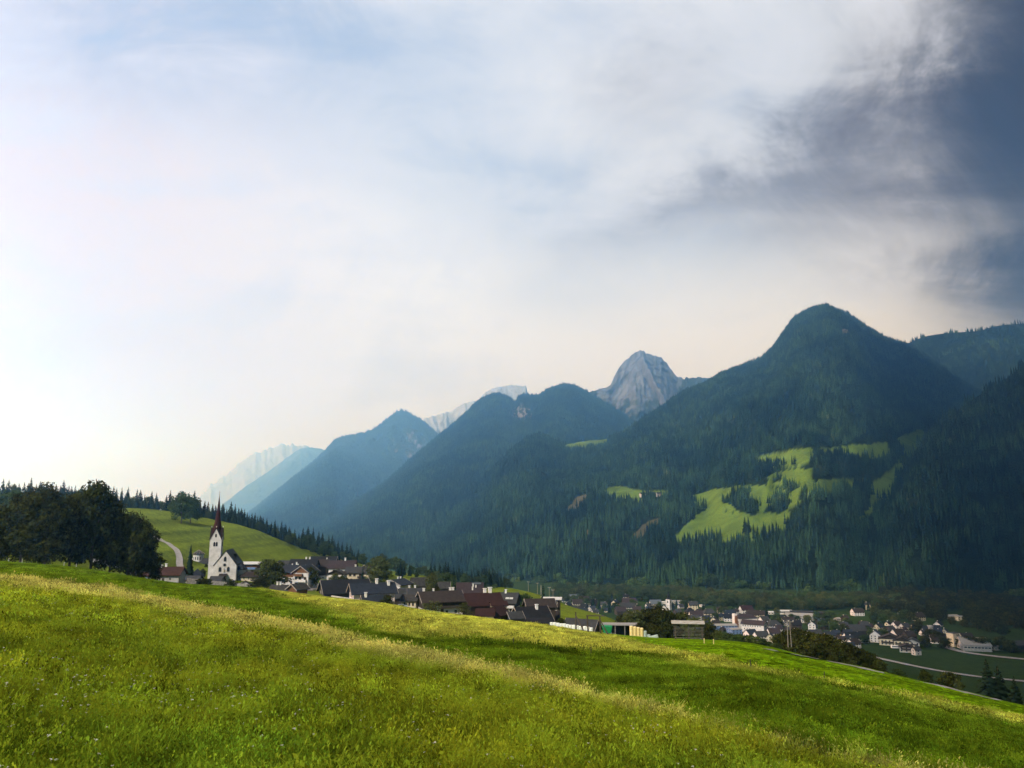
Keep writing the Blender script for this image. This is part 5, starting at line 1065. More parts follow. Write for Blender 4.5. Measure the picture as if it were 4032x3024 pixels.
# ================================================================== VALLEY TOWN
# (picture column, row of the ridge, apparent width, wall storeys, roof, wall, yaw, hip, what)
TOWN = [
 (2252,2340,31,2,'steel','white',0,0),(2298,2347,38,2,'brown','cream',8,0),(2310,2365,30,1,'grey','white',-10,0),(2330,2343,18,1,'steel','grey',20,0),(2393,2332,46,1,'grey','grey',4,0),(2466,2340,22,2,'black','white',-20,0),(2513,2336,30,2,'slate','white',6,1),(2538,2341,22,1,'red','grey',20,0),
 (2476,2354,46,2,'plum','wood',0,0),(2470,2373,58,1,'grey','grey',6,0),(2442,2388,38,2,'plum','wood',10,0),(2343,2399,24,1,'grey','white',14,0),(2402,2356,20,1,'slate','wood',0,0),(2223,2354,20,1,'grey','white',0,0),(2376,2384,16,1,'pale','grey',10,0),
 (2580,2361,38,2,'steel','white',2,0),(2612,2367,24,1,'white','white',6,0),(2662,2363,40,2,'pale','grey',2,0),(2728,2367,30,3,'grey','cream',-4,0),(2763,2380,13,1,'white','white',10,0),(2716,2393,36,2,'black','cream',10,1),(2752,2396,22,1,'brown','wood',30,0),(2739,2405,46,2,'plum','white',4,0),(2790,2396,46,2,'grey','cream',8,1),(2730,2421,38,2,'grey','cream',-14,0),(2811,2428,26,3,'brown','cream',60,0),(2842,2389,38,2,'brown','grey',6,0),
 (2868,2402,46,2,'slate','cream',12,0),(2936,2383,44,2,'maroon','white',8,0),(2962,2402,60,2,'brown','cream',10,1),(2934,2411,17,2,'slate','white',70,0),(2895,2396,22,2,'plum','grey',20,0),(3007,2425,36,2,'grey','white',18,0),(3044,2441,50,2,'grey','grey',8,1),(2999,2444,34,2,'brown','grey',14,0),(2854,2455,76,2,'pale','blue',4,0),(2891,2471,46,2,'pale','blue',14,0),(2954,2477,46,3,'slate','pink',24,0),(2995,2484,52,3,'grey','white',14,0),(3032,2493,28,3,'slate','cream',64,0),(3044,2471,40,2,'plum','white',4,0),(3080,2421,30,1,'slate','grey',14,0),(3035,2406,28,1,'white','white',0,0),
 (3152,2430,32,2,'pale','white',4,0),(3100,2428,48,2,'brown','grey',10,0),(3064,2437,26,2,'brown','grey',30,0),(3196,2444,32,3,'slate','white',66,0),(3309,2430,38,1,'pale','grey',6,0),(3245,2451,25,2,'brown','wood',20,0),(3317,2448,38,2,'grey','grey',14,0),(3369,2458,62,2,'grey','wood',8,0),(3292,2457,22,2,'pale','white',-14,0),(3374,2394,40,2,'brown','white',8,0),(3203,2478,58,2,'grey','grey',14,0),(3265,2485,34,1,'slate','white',-8,0),(3365,2488,78,2,'black','white',6,0),(3358,2513,46,2,'brown','white',24,0),(3341,2528,36,2,'slate','white',-6,0),
 (3448,2337,44,1,'grey','wood',6,0),(3414,2371,15,3,'grey','cream',0,1),(3548,2409,22,1,'brown','grey',0,0),(3611,2411,50,2,'brown','cream',24,0),(3446,2480,48,3,'grey','white',60,0),(3472,2477,34,1,'pale','grey',20,0),(3537,2475,48,2,'brown','white',10,0),(3576,2484,44,2,'brown','wood',16,0),(3606,2545,26,2,'grey','grey',10,0),
 (3776,2424,22,2,'pale','cream',0,0),(3737,2419,54,1,'pale','cream',2,0),(3696,2498,64,1,'brown','white',-8,0),(3801,2491,42,2,'brown','cream',4,0),(3920,2541,40,1,'pale','grey',4,0),(3640,2478,30,1,'grey','white',6,0),(3262,2425,20,1,'grey','wood',10,0),(2700,2344,14,1,'red','grey',0,0)]
RW = {'steel': 'blue grey', 'brown': 'brown', 'grey': 'grey', 'black': 'black', 'slate': 'slate', 'plum': 'plum brown', 'red': 'rust red', 'maroon': 'dark red', 'pale': 'pale sheet', 'white': 'white flat', 'shingle': 'shingle'}
WW = {'white': 'white', 'grey': 'grey', 'cream': 'cream', 'wood': 'timber', 'blue': 'blue', 'pink': 'pale pink'}
def span(n): return ('', 'one storey', 'two storey', 'three storey', 'four storey')[n]
_r = np.random.default_rng(5); _n = 0
while _n < 70:
    px = _r.uniform(2235, 3720); lo, hi = (2352, 2400) if px < 2460 else (2362, 2425) if px < 2800 else (2398, 2485) if px < 3050 else (2418, 2505) if px < 3350 else (2440, 2500) if px < 3480 else (2445, 2490)
    py = _r.uniform(lo, hi)
    if min(abs(t[0]-px)/1.0 + abs(t[1]-py)*2.2 for t in TOWN) < 34 or 2590 < px < 2660 or (2870 < px < 3000 and py > 2405) or (3080 < px < 3250 and py < 2428): continue
    TOWN.append((round(px), round(py), _r.uniform(20, 34), int(_r.integers(1, 3)), ('brown', 'grey', 'slate', 'plum', 'black')[int(_r.integers(0, 5))], ('white', 'cream', 'grey', 'wood')[int(_r.integers(0, 4))], int(_r.integers(-25, 50)), 0)); _n += 1
order = sorted(TOWN, key=lambda t: t[0]); seen = {}
ORD = ['', 'leftmost', 'second', 'third', 'fourth', 'fifth', 'sixth', 'seventh', 'eighth', 'ninth', 'tenth']
LAND = [(2208, 'below the village end'), (2300, 'behind the power line poles'), (2420, 'behind the bare wire rack'), (2560, 'behind the yellow bale stack'), (2631, 'by the onion domed church'), (2720, 'behind the roofed hay rack'), (2860, 'right of the roofed hay rack'), (2950, 'round the big white hotel'), (3100, 'behind the twin power mast'), (3200, 'beside the pale long hall'), (3350, 'above the roadside thicket'), (3480, 'at the far end of the small field'), (3600, 'near the pale silo'), (3800, 'round the factory hall'), (3990, 'at the far right edge')]
def near_land(px): return min(LAND, key=lambda l: abs(l[0]-px))[1]
TKEY = {}
for t in order: TKEY.setdefault((near_land(t[0]), t[4], t[5]), []).append(t)
m_shut = WL['larch']
def town_house(t):
    px, py, wp, st, rf, wl, yaw, hp = t; Ht = 2.35*st+0.2
    flat = rf in ('white', 'pale') and not hp; rhk = 0.10 if flat else 0.46
    Yd = 1000.0
    for _ in range(4):
        W_ = 1.15*wp/F*Yd*0.96; a = abs(math.radians(yaw)); asp = 0.95 if W_ < 15 else 0.75 if W_ < 22 else 0.55
        L = W_/(math.cos(a)+asp*math.sin(a)); L = max(L, 5.0); D = max(5.0, min(L*asp, 15.0)); rh = max(0.5, rhk*D*0.9); H = Ht
        Yd = (FLOOR-CAMZ+H+rh+0.3)/tan_at(py)
    key = (near_land(px), rf, wl); same = TKEY[key]; lab = '%s house with %s roof %s' % (WW[wl], RW[rf], near_land(px))
    if wl == 'wood': lab = lab.replace('timber house', 'timber building')
    if len(same) > 1: lab = ORD[same.index(t)+1] + ' from left: ' + lab.replace(' from left', '')
    k = int(L/3.2); us = [(-L/2 + L*(i+0.5)/k) for i in range(k)]; kd = max(1, int(D/3.4)); ud = [(-D/2+D*(i+.5)/kd) for i in range(kd)]; wins = []
    for s in range(st):
        wins += row('f', us if s else us[::1], 1.4+2.35*s, 1.15, 1.35)
        wins += row('l' if yaw > 0 or px > 2016 else 'r', ud, 1.4+2.35*s, 1.1, 1.3)
    ch = () if flat else ((L*0.18*(1 if int(px) % 2 else -1), 0.15*D, 1.15),)
    return house('town_house', lab, 'house', px, py, Yd, L, D, H, rh, yaw, rf, wl, o=0.7 if not flat else .4, wins=wins, chim=ch, style='simple', hip=(D*0.42 if hp else 0), group='houses of the valley town')
for t in order: town_house(t)
for px, py, D_, L_, H_, rh_, rf, wl, gb, lab in ((3502, 2494, 19, 15, 6.4, 4.2, 'brown', 'cream', 'wood', 'very wide cream chalet with broad brown gable beside the small valley field'), (3551, 2504, 15, 14, 6.0, 3.6, 'brown', 'cream', 'wood', 'cream chalet with brown gable roof right of the very wide chalet'), (3590, 2511, 13, 12, 5.6, 3.0, 'grey', 'grey', None, 'grey gabled chalet rightmost behind the small valley field'), (3568, 2533, 12, 11, 4.6, 2.8, 'brown', 'grey', 'wood', 'pale grey gabled house in front of the two brown chalets')):
    house('chalet', lab, 'house', px, py, (FLOOR-CAMZ+H_+rh_+.3)/tan_at(py), L_, D_, H_, rh_, 62, rf, wl, gable=gb, o=1.2, style='simple', wins=row('l', np.linspace(-D_*.36, D_*.36, max(3, int(D_/3.4))), 1.5, 1.3, 1.4)+row('l', np.linspace(-D_*.36, D_*.36, max(3, int(D_/3.4))), 4.3, 1.3, 1.4)+row('f', (-4, 0, 4), 3.8, 1.2, 1.3), balc=(('l', 0, 2.9, D_*.8, 'wood'),))
# --- landmarks of the valley
def fY(py, h): return (FLOOR-CAMZ+h)/tan_at(py)
def onion_church():
    Yd = 1085.0; p = at(2634, 2403, Yd); z0 = p[2]; r = empty('onion_church', 'small white baroque church with onion domed tower and pale nave roof in the valley', 'church', p, R_(52)); s = max(1, z0-float(ground(p[0], Yd))+1)
    nv = house('nave_tmp', 'x', 'x', 2622, 2379, Yd+6, 17, 11, 5.0, 5.2, 60, 'shingle', 'white')
    for c in list(nv.children):
        c.parent = r; c.matrix_parent_inverse = Matrix.Identity(4)
        mw = nv.matrix_basis @ c.matrix_basis; c.matrix_basis = r.matrix_basis.inverted() @ mw
        c.name = {'wall': 'nave', 'roof': 'nave_roof'}.get(c.name.split('.')[0], c.name)
    bpy.data.objects.remove(nv)
    w = 3.0; tw = MB().box(-w, w, -w, w, -s-1, 14.6).build('tower', WL['white'], r)
    MB().box(-w-.25, w+.25, -w-.25, w+.25, 6.8, 7.3).build('cornice', WL['grey'], tw)
    MB().lathe([(3.1, 14.6), (3.4, 14.9), (2.9, 15.6), (1.6, 16.6), (1.35, 18.4), (2.3, 19.2), (2.35, 20.0), (1.2, 21.3), (0.7, 21.9), (0.65, 22.8), (1.05, 23.3), (0.9, 24.0), (0.15, 25.2), (0.08, 27.2)], 10).build('onion_dome', RF['black'], tw)
    for rz in (-math.pi/2, 0): o = link('window', U_ARCH, tw, (0, -w-.01, 11.4) if rz == 0 else (-w-.01, 0, 11.4), rz); o.scale = (1.5, 1, 3.0)
onion_church()
def hotel():
    p = at(2934, 2470, fY(2470, 0)); Yd = p[1]; r = empty('hotel', 'big white hotel block with dark hipped roof and tall slim stair tower', 'hotel', (p[0], Yd, FLOOR), R_(16))
    L, D, H = 24, 15, 11.5; wall_solid(L, D, H, 3.6, 1.5, 1).build('wall', WL['white'], r); roof_solid(L, D, H, 3.4, 0.8, hip=6.0).build('roof', RF['plum'], r)
    MB().box(-L/2-3.4, -L/2-.05, -3.0, 2.0, -1.5, 15.8).build('stair_tower', WL['white'], r); MB().box(-L/2-3.0, -L/2-.05, -4.4, -3.05, -1, 14.0).build('balcony', WL['larch'], r)
    put_windows(r, [(f, u, z, 1.6, 1.4) for z in (1.8, 4.9, 8.0) for f, us in (('f', (-9, -5.5, -2, 2, 5.5, 9)), ('l', (-4.5, -1.0, 3))) for u in us], L, D, 'simple')
    for z in (3.6, 6.7): MB().box(-L/2-1.1, -L/2-.02, -6.5, 6.0, z-.12, z+.9).build('balcony', WL['larch'], r)
    house('guest_house', 'long white guest house with dark gable roof and window rows before the hotel', 'house', 2968, 2441, fY(2441, 13), 25, 12, 8.6, 3.6, -34, 'plum', 'white', o=.8, style='simple', wins=row('f', [-10.5+2.7*i for i in range(8)], 6.6, 1.0, 1.5)+row('f', [-9, -6, -3], 3.2, 1.0, 1.4)+row('r', (-3.6, -1.2, 1.2, 3.6), 6.4, 1.1, 1.6)+row('r', (-1.1, 1.1), 9.6, 1.0, 1.0)+row('r', (-3, 0, 3), 3.0, 1.1, 1.5), chim=((3, .4, 1.2),))
hotel()
def hall(name, label, cat, px, py, wp, D, H, rh, yaw, roof, wall, posts=False, o=.6):
    Yd = fY(py, H+rh+.3); L = wp/F*Yd*.96/math.cos(R_(yaw)); return house(name, label, cat, px, py, Yd, L, D, H, rh, yaw, roof, wall, o=o, style='simple', wins=row('f', np.linspace(-L*.42, L*.42, 8), H*.62, 2.2, 1.2))
hall('sheet_hall', 'long hall with broad pale sheet metal roof behind the bushes', 'hall', 3154, 2413, 112, 18, 5.0, 2.6, -16, 'pale', 'grey')
hall('station_canopy', 'very long dark roofed platform canopy behind the pale hall', 'hall', 3186, 2405, 138, 9, 5.5, .8, -16, 'grey', 'wood')
hall('white_hall', 'long low white roofed building left of the pale sheet metal hall', 'hall', 3090, 2401, 50, 9, 4.2, .8, -6, 'white', 'white')
hall('factory_hall', 'big factory hall with broad pale grey sloping roof on the right', 'hall', 3826, 2508, 96, 30, 5.5, 5.4, -14, 'pale', 'grey')
hall('long_roof', 'very long dark grey roof at the right edge of the valley', 'hall', 4000, 2522, 110, 22, 6, 2.5, 12, 'grey', 'wood')
def tower_block():
    p = at(3757, 2545, fY(2545, 0)); r = empty('factory_tower', 'cream factory tower with dark vertical window strips beside the hall', 'tower', (p[0], p[1], FLOOR), R_(20))
    MB().box(-4.6, 4.6, -4, 4, -1, 13).build('wall', WL['cream'], r); MB().box(-4.8, 4.8, -4.2, 4.2, 13.02, 13.5).build('roof', RF['grey'], r)
    for x in (0.6, 3.0): o = link('window', U_DARK, r, (x, -4.01, 6.4)); o.scale = (1.2, 1, 11.4)
    p = at(3667, 2500, fY(2500, 0)); r = empty('silo', 'pale grey silo with overhanging cap standing above the long brown roof', 'silo', (p[0], p[1], FLOOR))
    MB().lathe([(2.4, -1), (2.4, 8.2)], 16).build('tank', RF['pale'], r, True); MB().lathe([(2.9, 8.2), (3.0, 9.4), (1.2, 10.2)], 16).build('cap', RF['pale'], r)
    p = at(2364, 2340, fY(2346, 0)); r = empty('white_turret', 'slim white turret with grey cap left in the far part of the town', 'tower', (p[0], p[1], FLOOR))
    MB().box(-2.2, 2.2, -2.2, 2.2, -1, 8.2).build('wall', WL['white'], r); MB().lathe([(3.2, 8.2), (2.4, 9.4), (1.8, 10.6), (.2, 11.6)], 4, rot=.785).build('roof', RF['steel'], r); o = link('window', U_DARK, r, (0, -2.21, 5.8)); o.scale = (1, 1, 1.6)
    p = at(3529, 2556, fY(2556, 0)); r = empty('bus', 'long white bus parked at the edge of the small valley field', 'bus', (p[0], p[1], FLOOR+.6), R_(-4))
    MB().box(-4.6, 4.6, -1.25, 1.25, .5, 3.0).build('body', m_chim, r); b = MB().box(-4.4, 4.4, -1.28, 1.28, 1.7, 2.5).build('window', m_glass, r)
    for x in (-3, 3):
        for y in (-1.1, 1.1): w_ = MB().lathe([(.2, -.14), (.46, -.14), (.5, 0), (.46, .14), (.2, .14)], 12).build('wheel', WL['dark'], r); w_.rotation_euler = (math.pi/2, 0, 0); w_.location = (x, y, .48)
tower_block()
# farm on the alpine meadow
def on_mountain(px, py):
    pp = MA.reshape(-1, 3); qx, qy = project(pp[:, 0], pp[:, 1], pp[:, 2]); k = np.argmin((qx-px)**2+(qy-py)**2 + np.where(pp[:, 1] > 5000, 1e6, 0)); return pp[k]
for px, py, L, D, H, yaw, rf, wl, lab in ((2529, 1944, 16, 11, 6, 10, 'brown', 'white', 'white farmhouse with brown roof on the small alpine meadow'), (2562, 1940, 18, 11, 5, -4, 'grey', 'wood', 'timber barn beside the white farmhouse on the small alpine meadow'), (2588, 1942, 12, 9, 5, 14, 'grey', 'grey', 'grey outbuilding at the right end of the alpine farm')):
    p = on_mountain(px, py+8); r = empty('mountain_farm', lab, 'farmhouse', (p[0], p[1]-10, p[2]), R_(yaw)); wall_solid(L, D, H, 3.4, 6).build('wall', WL[wl], r); roof_solid(L, D, H, 3.4, 1.0).build('roof', RF[rf], r); put_windows(r, row('f', (-4, 0, 4), 2.6, 1.4, 1.6), L, D, 'simple')
# ================================================================== TREES AS INDIVIDUALS
SPR = [spruce_mesh('crown', 20.0, 300+i, m_spr, 17, 10, 0.19+0.025*(i % 3)) for i in range(6)]; SPT = trunk_mesh('trunk', 19.0, 0.28, bark)
SLIM = spruce_mesh('crown', 20.0, 320, m_spr, 26, 13, 0.165)
LEAF = {'big': [leafy_mesh('crown', 18.0, 13.0, 340+i, m_dk, 9000, 0.40, 0.10, 17) for i in range(3)], 'dark': [leafy_mesh('crown', 12.0, 10.0, 350+i, m_dk, 3200, 0.40, 0.08, 12) for i in range(3)],
        'green': [leafy_mesh('crown', 12.0, 9.5, 360+i, m_dec, 2200, 0.46, 0.10, 11) for i in range(4)], 'olive': [leafy_mesh('crown', 12.0, 9.0, 370+i, m_olv, 2400, 0.42, 0.10, 12) for i in range(3)],
        'bush': [leafy_mesh('crown', 4.0, 5.5, 380+i, m_dec, 1200, 0.26, 0.0, 8) for i in range(3)], 'dbush': [leafy_mesh('crown', 4.0, 5.5, 385+i, m_dk, 1200, 0.26, 0.0, 8) for i in range(2)], 'red': [leafy_mesh('crown', 12.0, 7.0, 390, m_red, 2000, 0.42, 0.06, 10)], 'sparse': [leafy_mesh('crown', 7.0, 6.0, 395+i, m_olv, 420, 0.30, 0.2, 9) for i in range(2)]}
H0 = {'big': 18.0, 'dark': 12.0, 'green': 12.0, 'olive': 12.0, 'bush': 4.0, 'dbush': 4.0, 'red': 12.0, 'sparse': 7.0, 'spruce': 20.0, 'slim': 20.0}
TRK = {'big': trunk_mesh('trunk', 14.5, .42, bark, 9, 1, .28), 'mid': trunk_mesh('trunk', 9.5, .24, bark, 7, 2, .28), 'bush': trunk_mesh('trunk', 2.6, .1, bark, 4, 3, .4), 'sparse': trunk_mesh('trunk', 5.8, .12, bark, 8, 4, .3)}
NT_ = 0
def tree(kind, px, top, Yd, label, group=None, wide=1.0, name=None, zbase=None, maxh=40, minh=2.0):
    global NT_
    NT_ += 1
    pt = at(px, top, Yd); x = pt[0]; zg = float(ground(x, Yd)) if zbase is None else zbase
    h = min(max(pt[2]-zg, minh), maxh); k = h/H0[kind]
    name = name or {'spruce': 'spruce_tree', 'slim': 'spruce_tree', 'bush': 'shrub', 'dbush': 'shrub'}.get(kind, 'broadleaf_tree')
    r = empty(name, label, 'shrub' if 'bush' in kind else 'tree', (x, Yd, zg-0.1), random.random()*6.28, group); r.scale = (k*wide, k*wide, k)
    if kind in ('spruce', 'slim'): cr, tk = (SLIM if kind == 'slim' else SPR[NT_ % 6]), SPT
    else: cr = LEAF[kind][NT_ % len(LEAF[kind])]; tk = TRK['big' if kind == 'big' else 'bush' if 'bush' in kind else 'sparse' if kind == 'sparse' else 'mid']
    link('crown', cr, r); link('trunk', tk, r); return r
# great dark trees on the left brow, nearest first
for px, top, Yd, wd, lab in ((20, 1978, 205, .9, 'huge dark tree cut by the left picture edge'), (108, 1938, 222, .78, 'huge dark tree second from the left edge behind the fence posts'), (206, 1912, 205, .88, 'huge dark spreading tree in the middle of the left clump'), (300, 1940, 226, .75, 'huge dark tree just left of the tallest crown'), (388, 1893, 216, .74, 'tallest dark crown of the big left clump'), (455, 1968, 224, .66, 'dark tree leaning right beside the tallest crown of the clump'), (522, 2014, 222, .8, 'lower dark tree right of the gap with the pale roof'), (570, 2046, 236, .75, 'rightmost dark tree of the left clump above the red cottage')):
    tree('big', px, top, Yd, lab, 'great dark trees on the brow', wd)
for px, top, Yd, wd, lab in ((595, 2170, 245, 1.0, 'dark low tree drooping over the faded red cottage'), (60, 2085, 232, 1.0, 'dark undergrowth tree below the leftmost crowns'), (160, 2095, 234, 1.0, 'dark undergrowth tree under the middle of the left clump')): tree('dark', px, top, Yd, lab, None, wd)
for px, top, wd in ((15, 1925, 1.1), (55, 1945, 1.0), (85, 1965, 1.0), (110, 1985, .9)): tree('green', px, top, 420, 'grey green tree on the slope behind the big left clump', 'grey green trees behind the left clump', wd)
# forest band on the crest of the far hill
SK = [(-60,1888),(0,1890),(215,1882),(300,1898),(455,1912),(560,1930),(690,1934),(760,1924),(795,1945),(815,1985),(832,1972),(903,1978),(970,1989),(1007,2008),(1047,2024),(1098,2042),(1127,2062),(1170,2074),(1239,2078),(1300,2098),(1369,2141),(1434,2178),(1500,2205),(1600,2222)]
CR = [(0,775),(300,770),(560,725),(700,725),(850,720),(1000,715),(1150,705),(1250,735),(1400,800),(1550,820),(1700,820)]
gB = 'spruces in the band along the hill crest'
for rowi, (dR, dT, stp) in enumerate(((40, 2, 17), (20, 14, 19), (4, 30, 22), (-8, 50, 30))):
    px = -50.0
    while px < 1440:
        R0 = np.interp(px, *zip(*CR)); Yd = (R0+dR+rng.uniform(-8, 8))*math.cos(az_of(px)); j = rng.uniform(-9, 24)
        if rowi == 3 and (560 < px < 900): px += stp; continue
        top = lines(px, SK)+j+dT
        if 640 < px < 800 and rowi: px += stp; continue
        kd = rng.random()
        if kd < 0.86: tree('spruce', px, top, Yd, 'dark spruce in the forest band along the hill crest behind the church', gB, rng.uniform(1.0, 1.4), minh=9)
        else: tree('green', px, top+22, Yd-4, 'broadleaf tree among the spruces along the hill crest', 'broadleaf trees along the hill crest', rng.uniform(.8, 1.1), minh=8)
        px += stp*rng.uniform(.6, 1.35)
tree('green', 722, 1936, 560, 'big round grey green tree alone on the grassy hill behind the church', None, .95); tree('green', 757, 1952, 574, 'round tree leaning against the right side of the lone hill tree', None, .9)
for px, top in ((1190, 2084), (1215, 2092), (1250, 2098), (1285, 2118), (1320, 2128), (1350, 2150), (1386, 2172)): tree('green' if int(px) % 2 else 'spruce', px, top+10, 650, 'tree of the wood edge above the back row of barns', 'wood edge above the barns', 1.0)
for i in range(16): px = 1130+i*17+rng.uniform(-6, 6); tree('green' if rng.random() < .5 else 'spruce', px, lines(px, SK)+62+rng.uniform(-8, 14), 640+rng.uniform(-8, 10), 'tree of the wood edge above the back row of barns', 'wood edge above the barns', 1.05, minh=7)
# village trees
for kind, px, top, Yd, wd, lab in (('slim', 753, 2143, 338, .95, 'tall slim dark spruce standing before the round chapel'), ('dark', 1072, 2199, 340, 1.15, 'big round dark tree between the church and the slate chalet'), ('dark', 1022, 2266, 326, 1.35, 'spreading dark tree in front of the big round tree'), ('olive', 1494, 2188, 395, 1.0, 'tall pale green tree behind the huge black barn'), ('spruce', 1429, 2220, 396, .8, 'narrow spruce before the cream house with flat roof'), ('olive', 1703, 2254, 352, .62, 'tall narrow olive green tree between two shingle barns'), ('green', 1756, 2249, 440, 1.0, 'round light green tree behind the bleached barn roof'), ('spruce', 1787, 2276, 385, 1.1, 'dark conifer left of the steep plum roof'), ('dark', 1229, 2232, 366, .75, 'dark leafy tree at the right side of the chalet'), ('spruce', 1580, 2232, 420, 1.3, 'bushy spruce above the white modern house'), ('olive', 1620, 2290, 375, 1.0, 'yellow green bush tree below the mottled barn roof'), ('dark', 1530, 2342, 284, 1.3, 'dark shrubby tree hiding the foot of the white guest house'), ('sparse', 1712, 2360, 282, 1.1, 'thin fruit tree before the long brown farmhouse'), ('sparse', 1681, 2372, 280, 1.1, 'small fruit tree at the left corner of the long brown farmhouse'), ('sparse', 1830, 2368, 284, 1.1, 'fruit tree between the brown and the maroon farmhouse'), ('dark', 1982, 2386, 300, .9, 'dark leafy tree behind the plank barn gable'), ('spruce', 2138, 2297, 350, 1.0, 'dark cone shaped spruce at the foot of the pale pole'), ('green', 2061, 2335, 400, 1.2, 'leafy tree right of the skylight house'), ('spruce', 1988, 2308, 430, 1.3, 'dark spruce behind the maroon roof'), ('spruce', 2085, 2344, 395, 1.1, 'small spruce in front of the green knoll'), ('dark', 812, 2218, 400, 1.0, 'dark tree squeezed against the church tower foot'), ('dark', 800, 2238, 362, .9, 'dark garden tree between the pyramid roof and the tower'), ('dark', 2210, 2432, 268, 1.1, 'dark bush tree behind the start of the white bale row'), ('olive', 1318, 2255, 385, .9, 'rounded garden shrub tree by the low garage'), ('dark', 1350, 2262, 385, .9, 'dark garden tree right of the low garage')): tree(kind, px, top, Yd, lab, None, wd)
for px in (786, 798, 810, 822): tree('dbush', px, 2277, 322, 'clipped dark hedge bush in front of the churchyard', 'churchyard hedge bushes', .75)
for px, t in ((904, 2277), (918, 2282)): tree('dbush', px, t, 320, 'dark rounded evergreen before the church porch', 'evergreens before the church porch', .6)
for px, top, wd in ((1507, 2180, 1.1), (1538, 2196, 1.0), (1558, 2190, 1.2), (1585, 2206, 1.0), (1428, 2178, 1.0), (1471, 2194, 1.0), (1450, 2212, 1.0), (1620, 2226, 1.0), (1650, 2232, 1.1), (1672, 2226, .9)): tree('green', px, top, 735, 'round broadleaf tree on the shoulder beyond the village', 'broadleaf trees beyond the village', wd)
for px, top in ((1578, 2211), (1591, 2215), (1614, 2220), (1566, 2222), (1640, 2238), (1697, 2213), (1712, 2219), (1732, 2214), (1747, 2224), (1755, 2208), (1765, 2211), (1786, 2230), (1797, 2238), (1808, 2222), (1820, 2236), (1838, 2246), (1857, 2240), (1870, 2248), (1882, 2238), (1896, 2244), (1907, 2236), (1916, 2229), (1927, 2232), (1940, 2230), (1949, 2240), (1958, 2246), (1972, 2258), (1984, 2266), (1740, 2236), (1776, 2240)): tree('spruce', px, top, 610+rng.uniform(-12, 25), 'dark blue green spruce in the clump behind the village roofs', 'spruce clump behind the village', rng.uniform(1.0, 1.3))
for px, top in ((1688, 2242), (1722, 2246), (1830, 2256), (1850, 2264), (1880, 2268), (1995, 2276), (2010, 2290), (1640, 2250), (1905, 2262)): tree('green', px, top, 600, 'broadleaf tree at the edge of the spruce clump', 'broadleaf trees at the spruce clump', 1.1)
for px, top in ((1920, 2299), (1948, 2298), (1905, 2302)): tree('bush', px, top, 565, 'round shrub on the green knoll behind the roofs', 'shrubs on the knoll', 1.1)
for px, top, Yd, wd, kd in ((2455, 2420, 300, 1.2, 'dark'), (2492, 2400, 295, 1.1, 'olive'), (2540, 2392, 305, 1.2, 'dark'), (2590, 2388, 300, 1.15, 'dark'), (2632, 2402, 292, 1.15, 'dark'), (2680, 2408, 296, 1.1, 'dark'), (2722, 2428, 286, 1.0, 'olive'), (2762, 2418, 300, .95, 'sparse'), (2520, 2450, 280, 1.2, 'dark'), (2570, 2455, 278, 1.3, 'dark'), (2620, 2462, 274, 1.3, 'dark'), (2790, 2455, 272, 1.2, 'dark'), (2830, 2478, 268, 1.3, 'olive')): tree(kd, px, top, Yd, 'dark leafy tree in the clump behind the roofed hay rack', 'trees behind the roofed rack', wd)
for px, top, Yd in ((2860, 2488, 262), (2900, 2494, 258), (2940, 2496, 256), (2975, 2502, 252), (3010, 2512, 250), (3060, 2530, 238)): tree('bush', px, top, Yd, 'leafy bush lining the top edge of the bright mown meadow', 'bushes along the mown meadow', 1.3)
for px, top, Yd, wd in ((3065, 2490, 262, 1.0), (3105, 2478, 256, 1.1), (3150, 2474, 252, 1.1), (3195, 2482, 246, 1.15), (3240, 2490, 240, 1.1), (3285, 2506, 236, 1.15), (3330, 2525, 230, 1.1), (3375, 2545, 224, 1.1), (3420, 2568, 218, 1.1), (3462, 2592, 212, 1.0), (3220, 2528, 226, 1.2), (3300, 2552, 220, 1.2)): tree('dark', px, top, Yd, 'dark tree in the thicket above the narrow lane', 'thicket above the lane', wd)
for px, top, Yd in ((3120, 2545, 228), (3350, 2598, 206), (3440, 2628, 198)): tree('dbush', px, top, Yd, 'low shrub at the foot of the thicket by the lane', 'low shrubs by the lane', 1.2)
for px, top, Yd, wd, lab, kd in ((3642, 2638, 220, 1.0, 'single rounded bush tree in the lower field', 'dark'), (3738, 2642, 214, 1.2, 'broad dark bush beside the valley road on the right', 'dark'), (3532, 2634, 250, 1.2, 'small bush below the field fence', 'bush'), (3768, 2664, 200, .5, 'thin young tree right of the broad dark bush', 'sparse')): tree(kd, px, top, Yd, lab, None, wd)
for px, top, Yd, wd, lab in ((3880, 2592, 190, 1.6, 'tall dark conifer at the lower right'), (3925, 2620, 196, 1.5, 'second dark conifer behind the tall one at lower right'), (3990, 2660, 184, 1.6, 'dark conifer near the right picture edge')): tree('spruce', px, top, Yd, lab, None, wd)
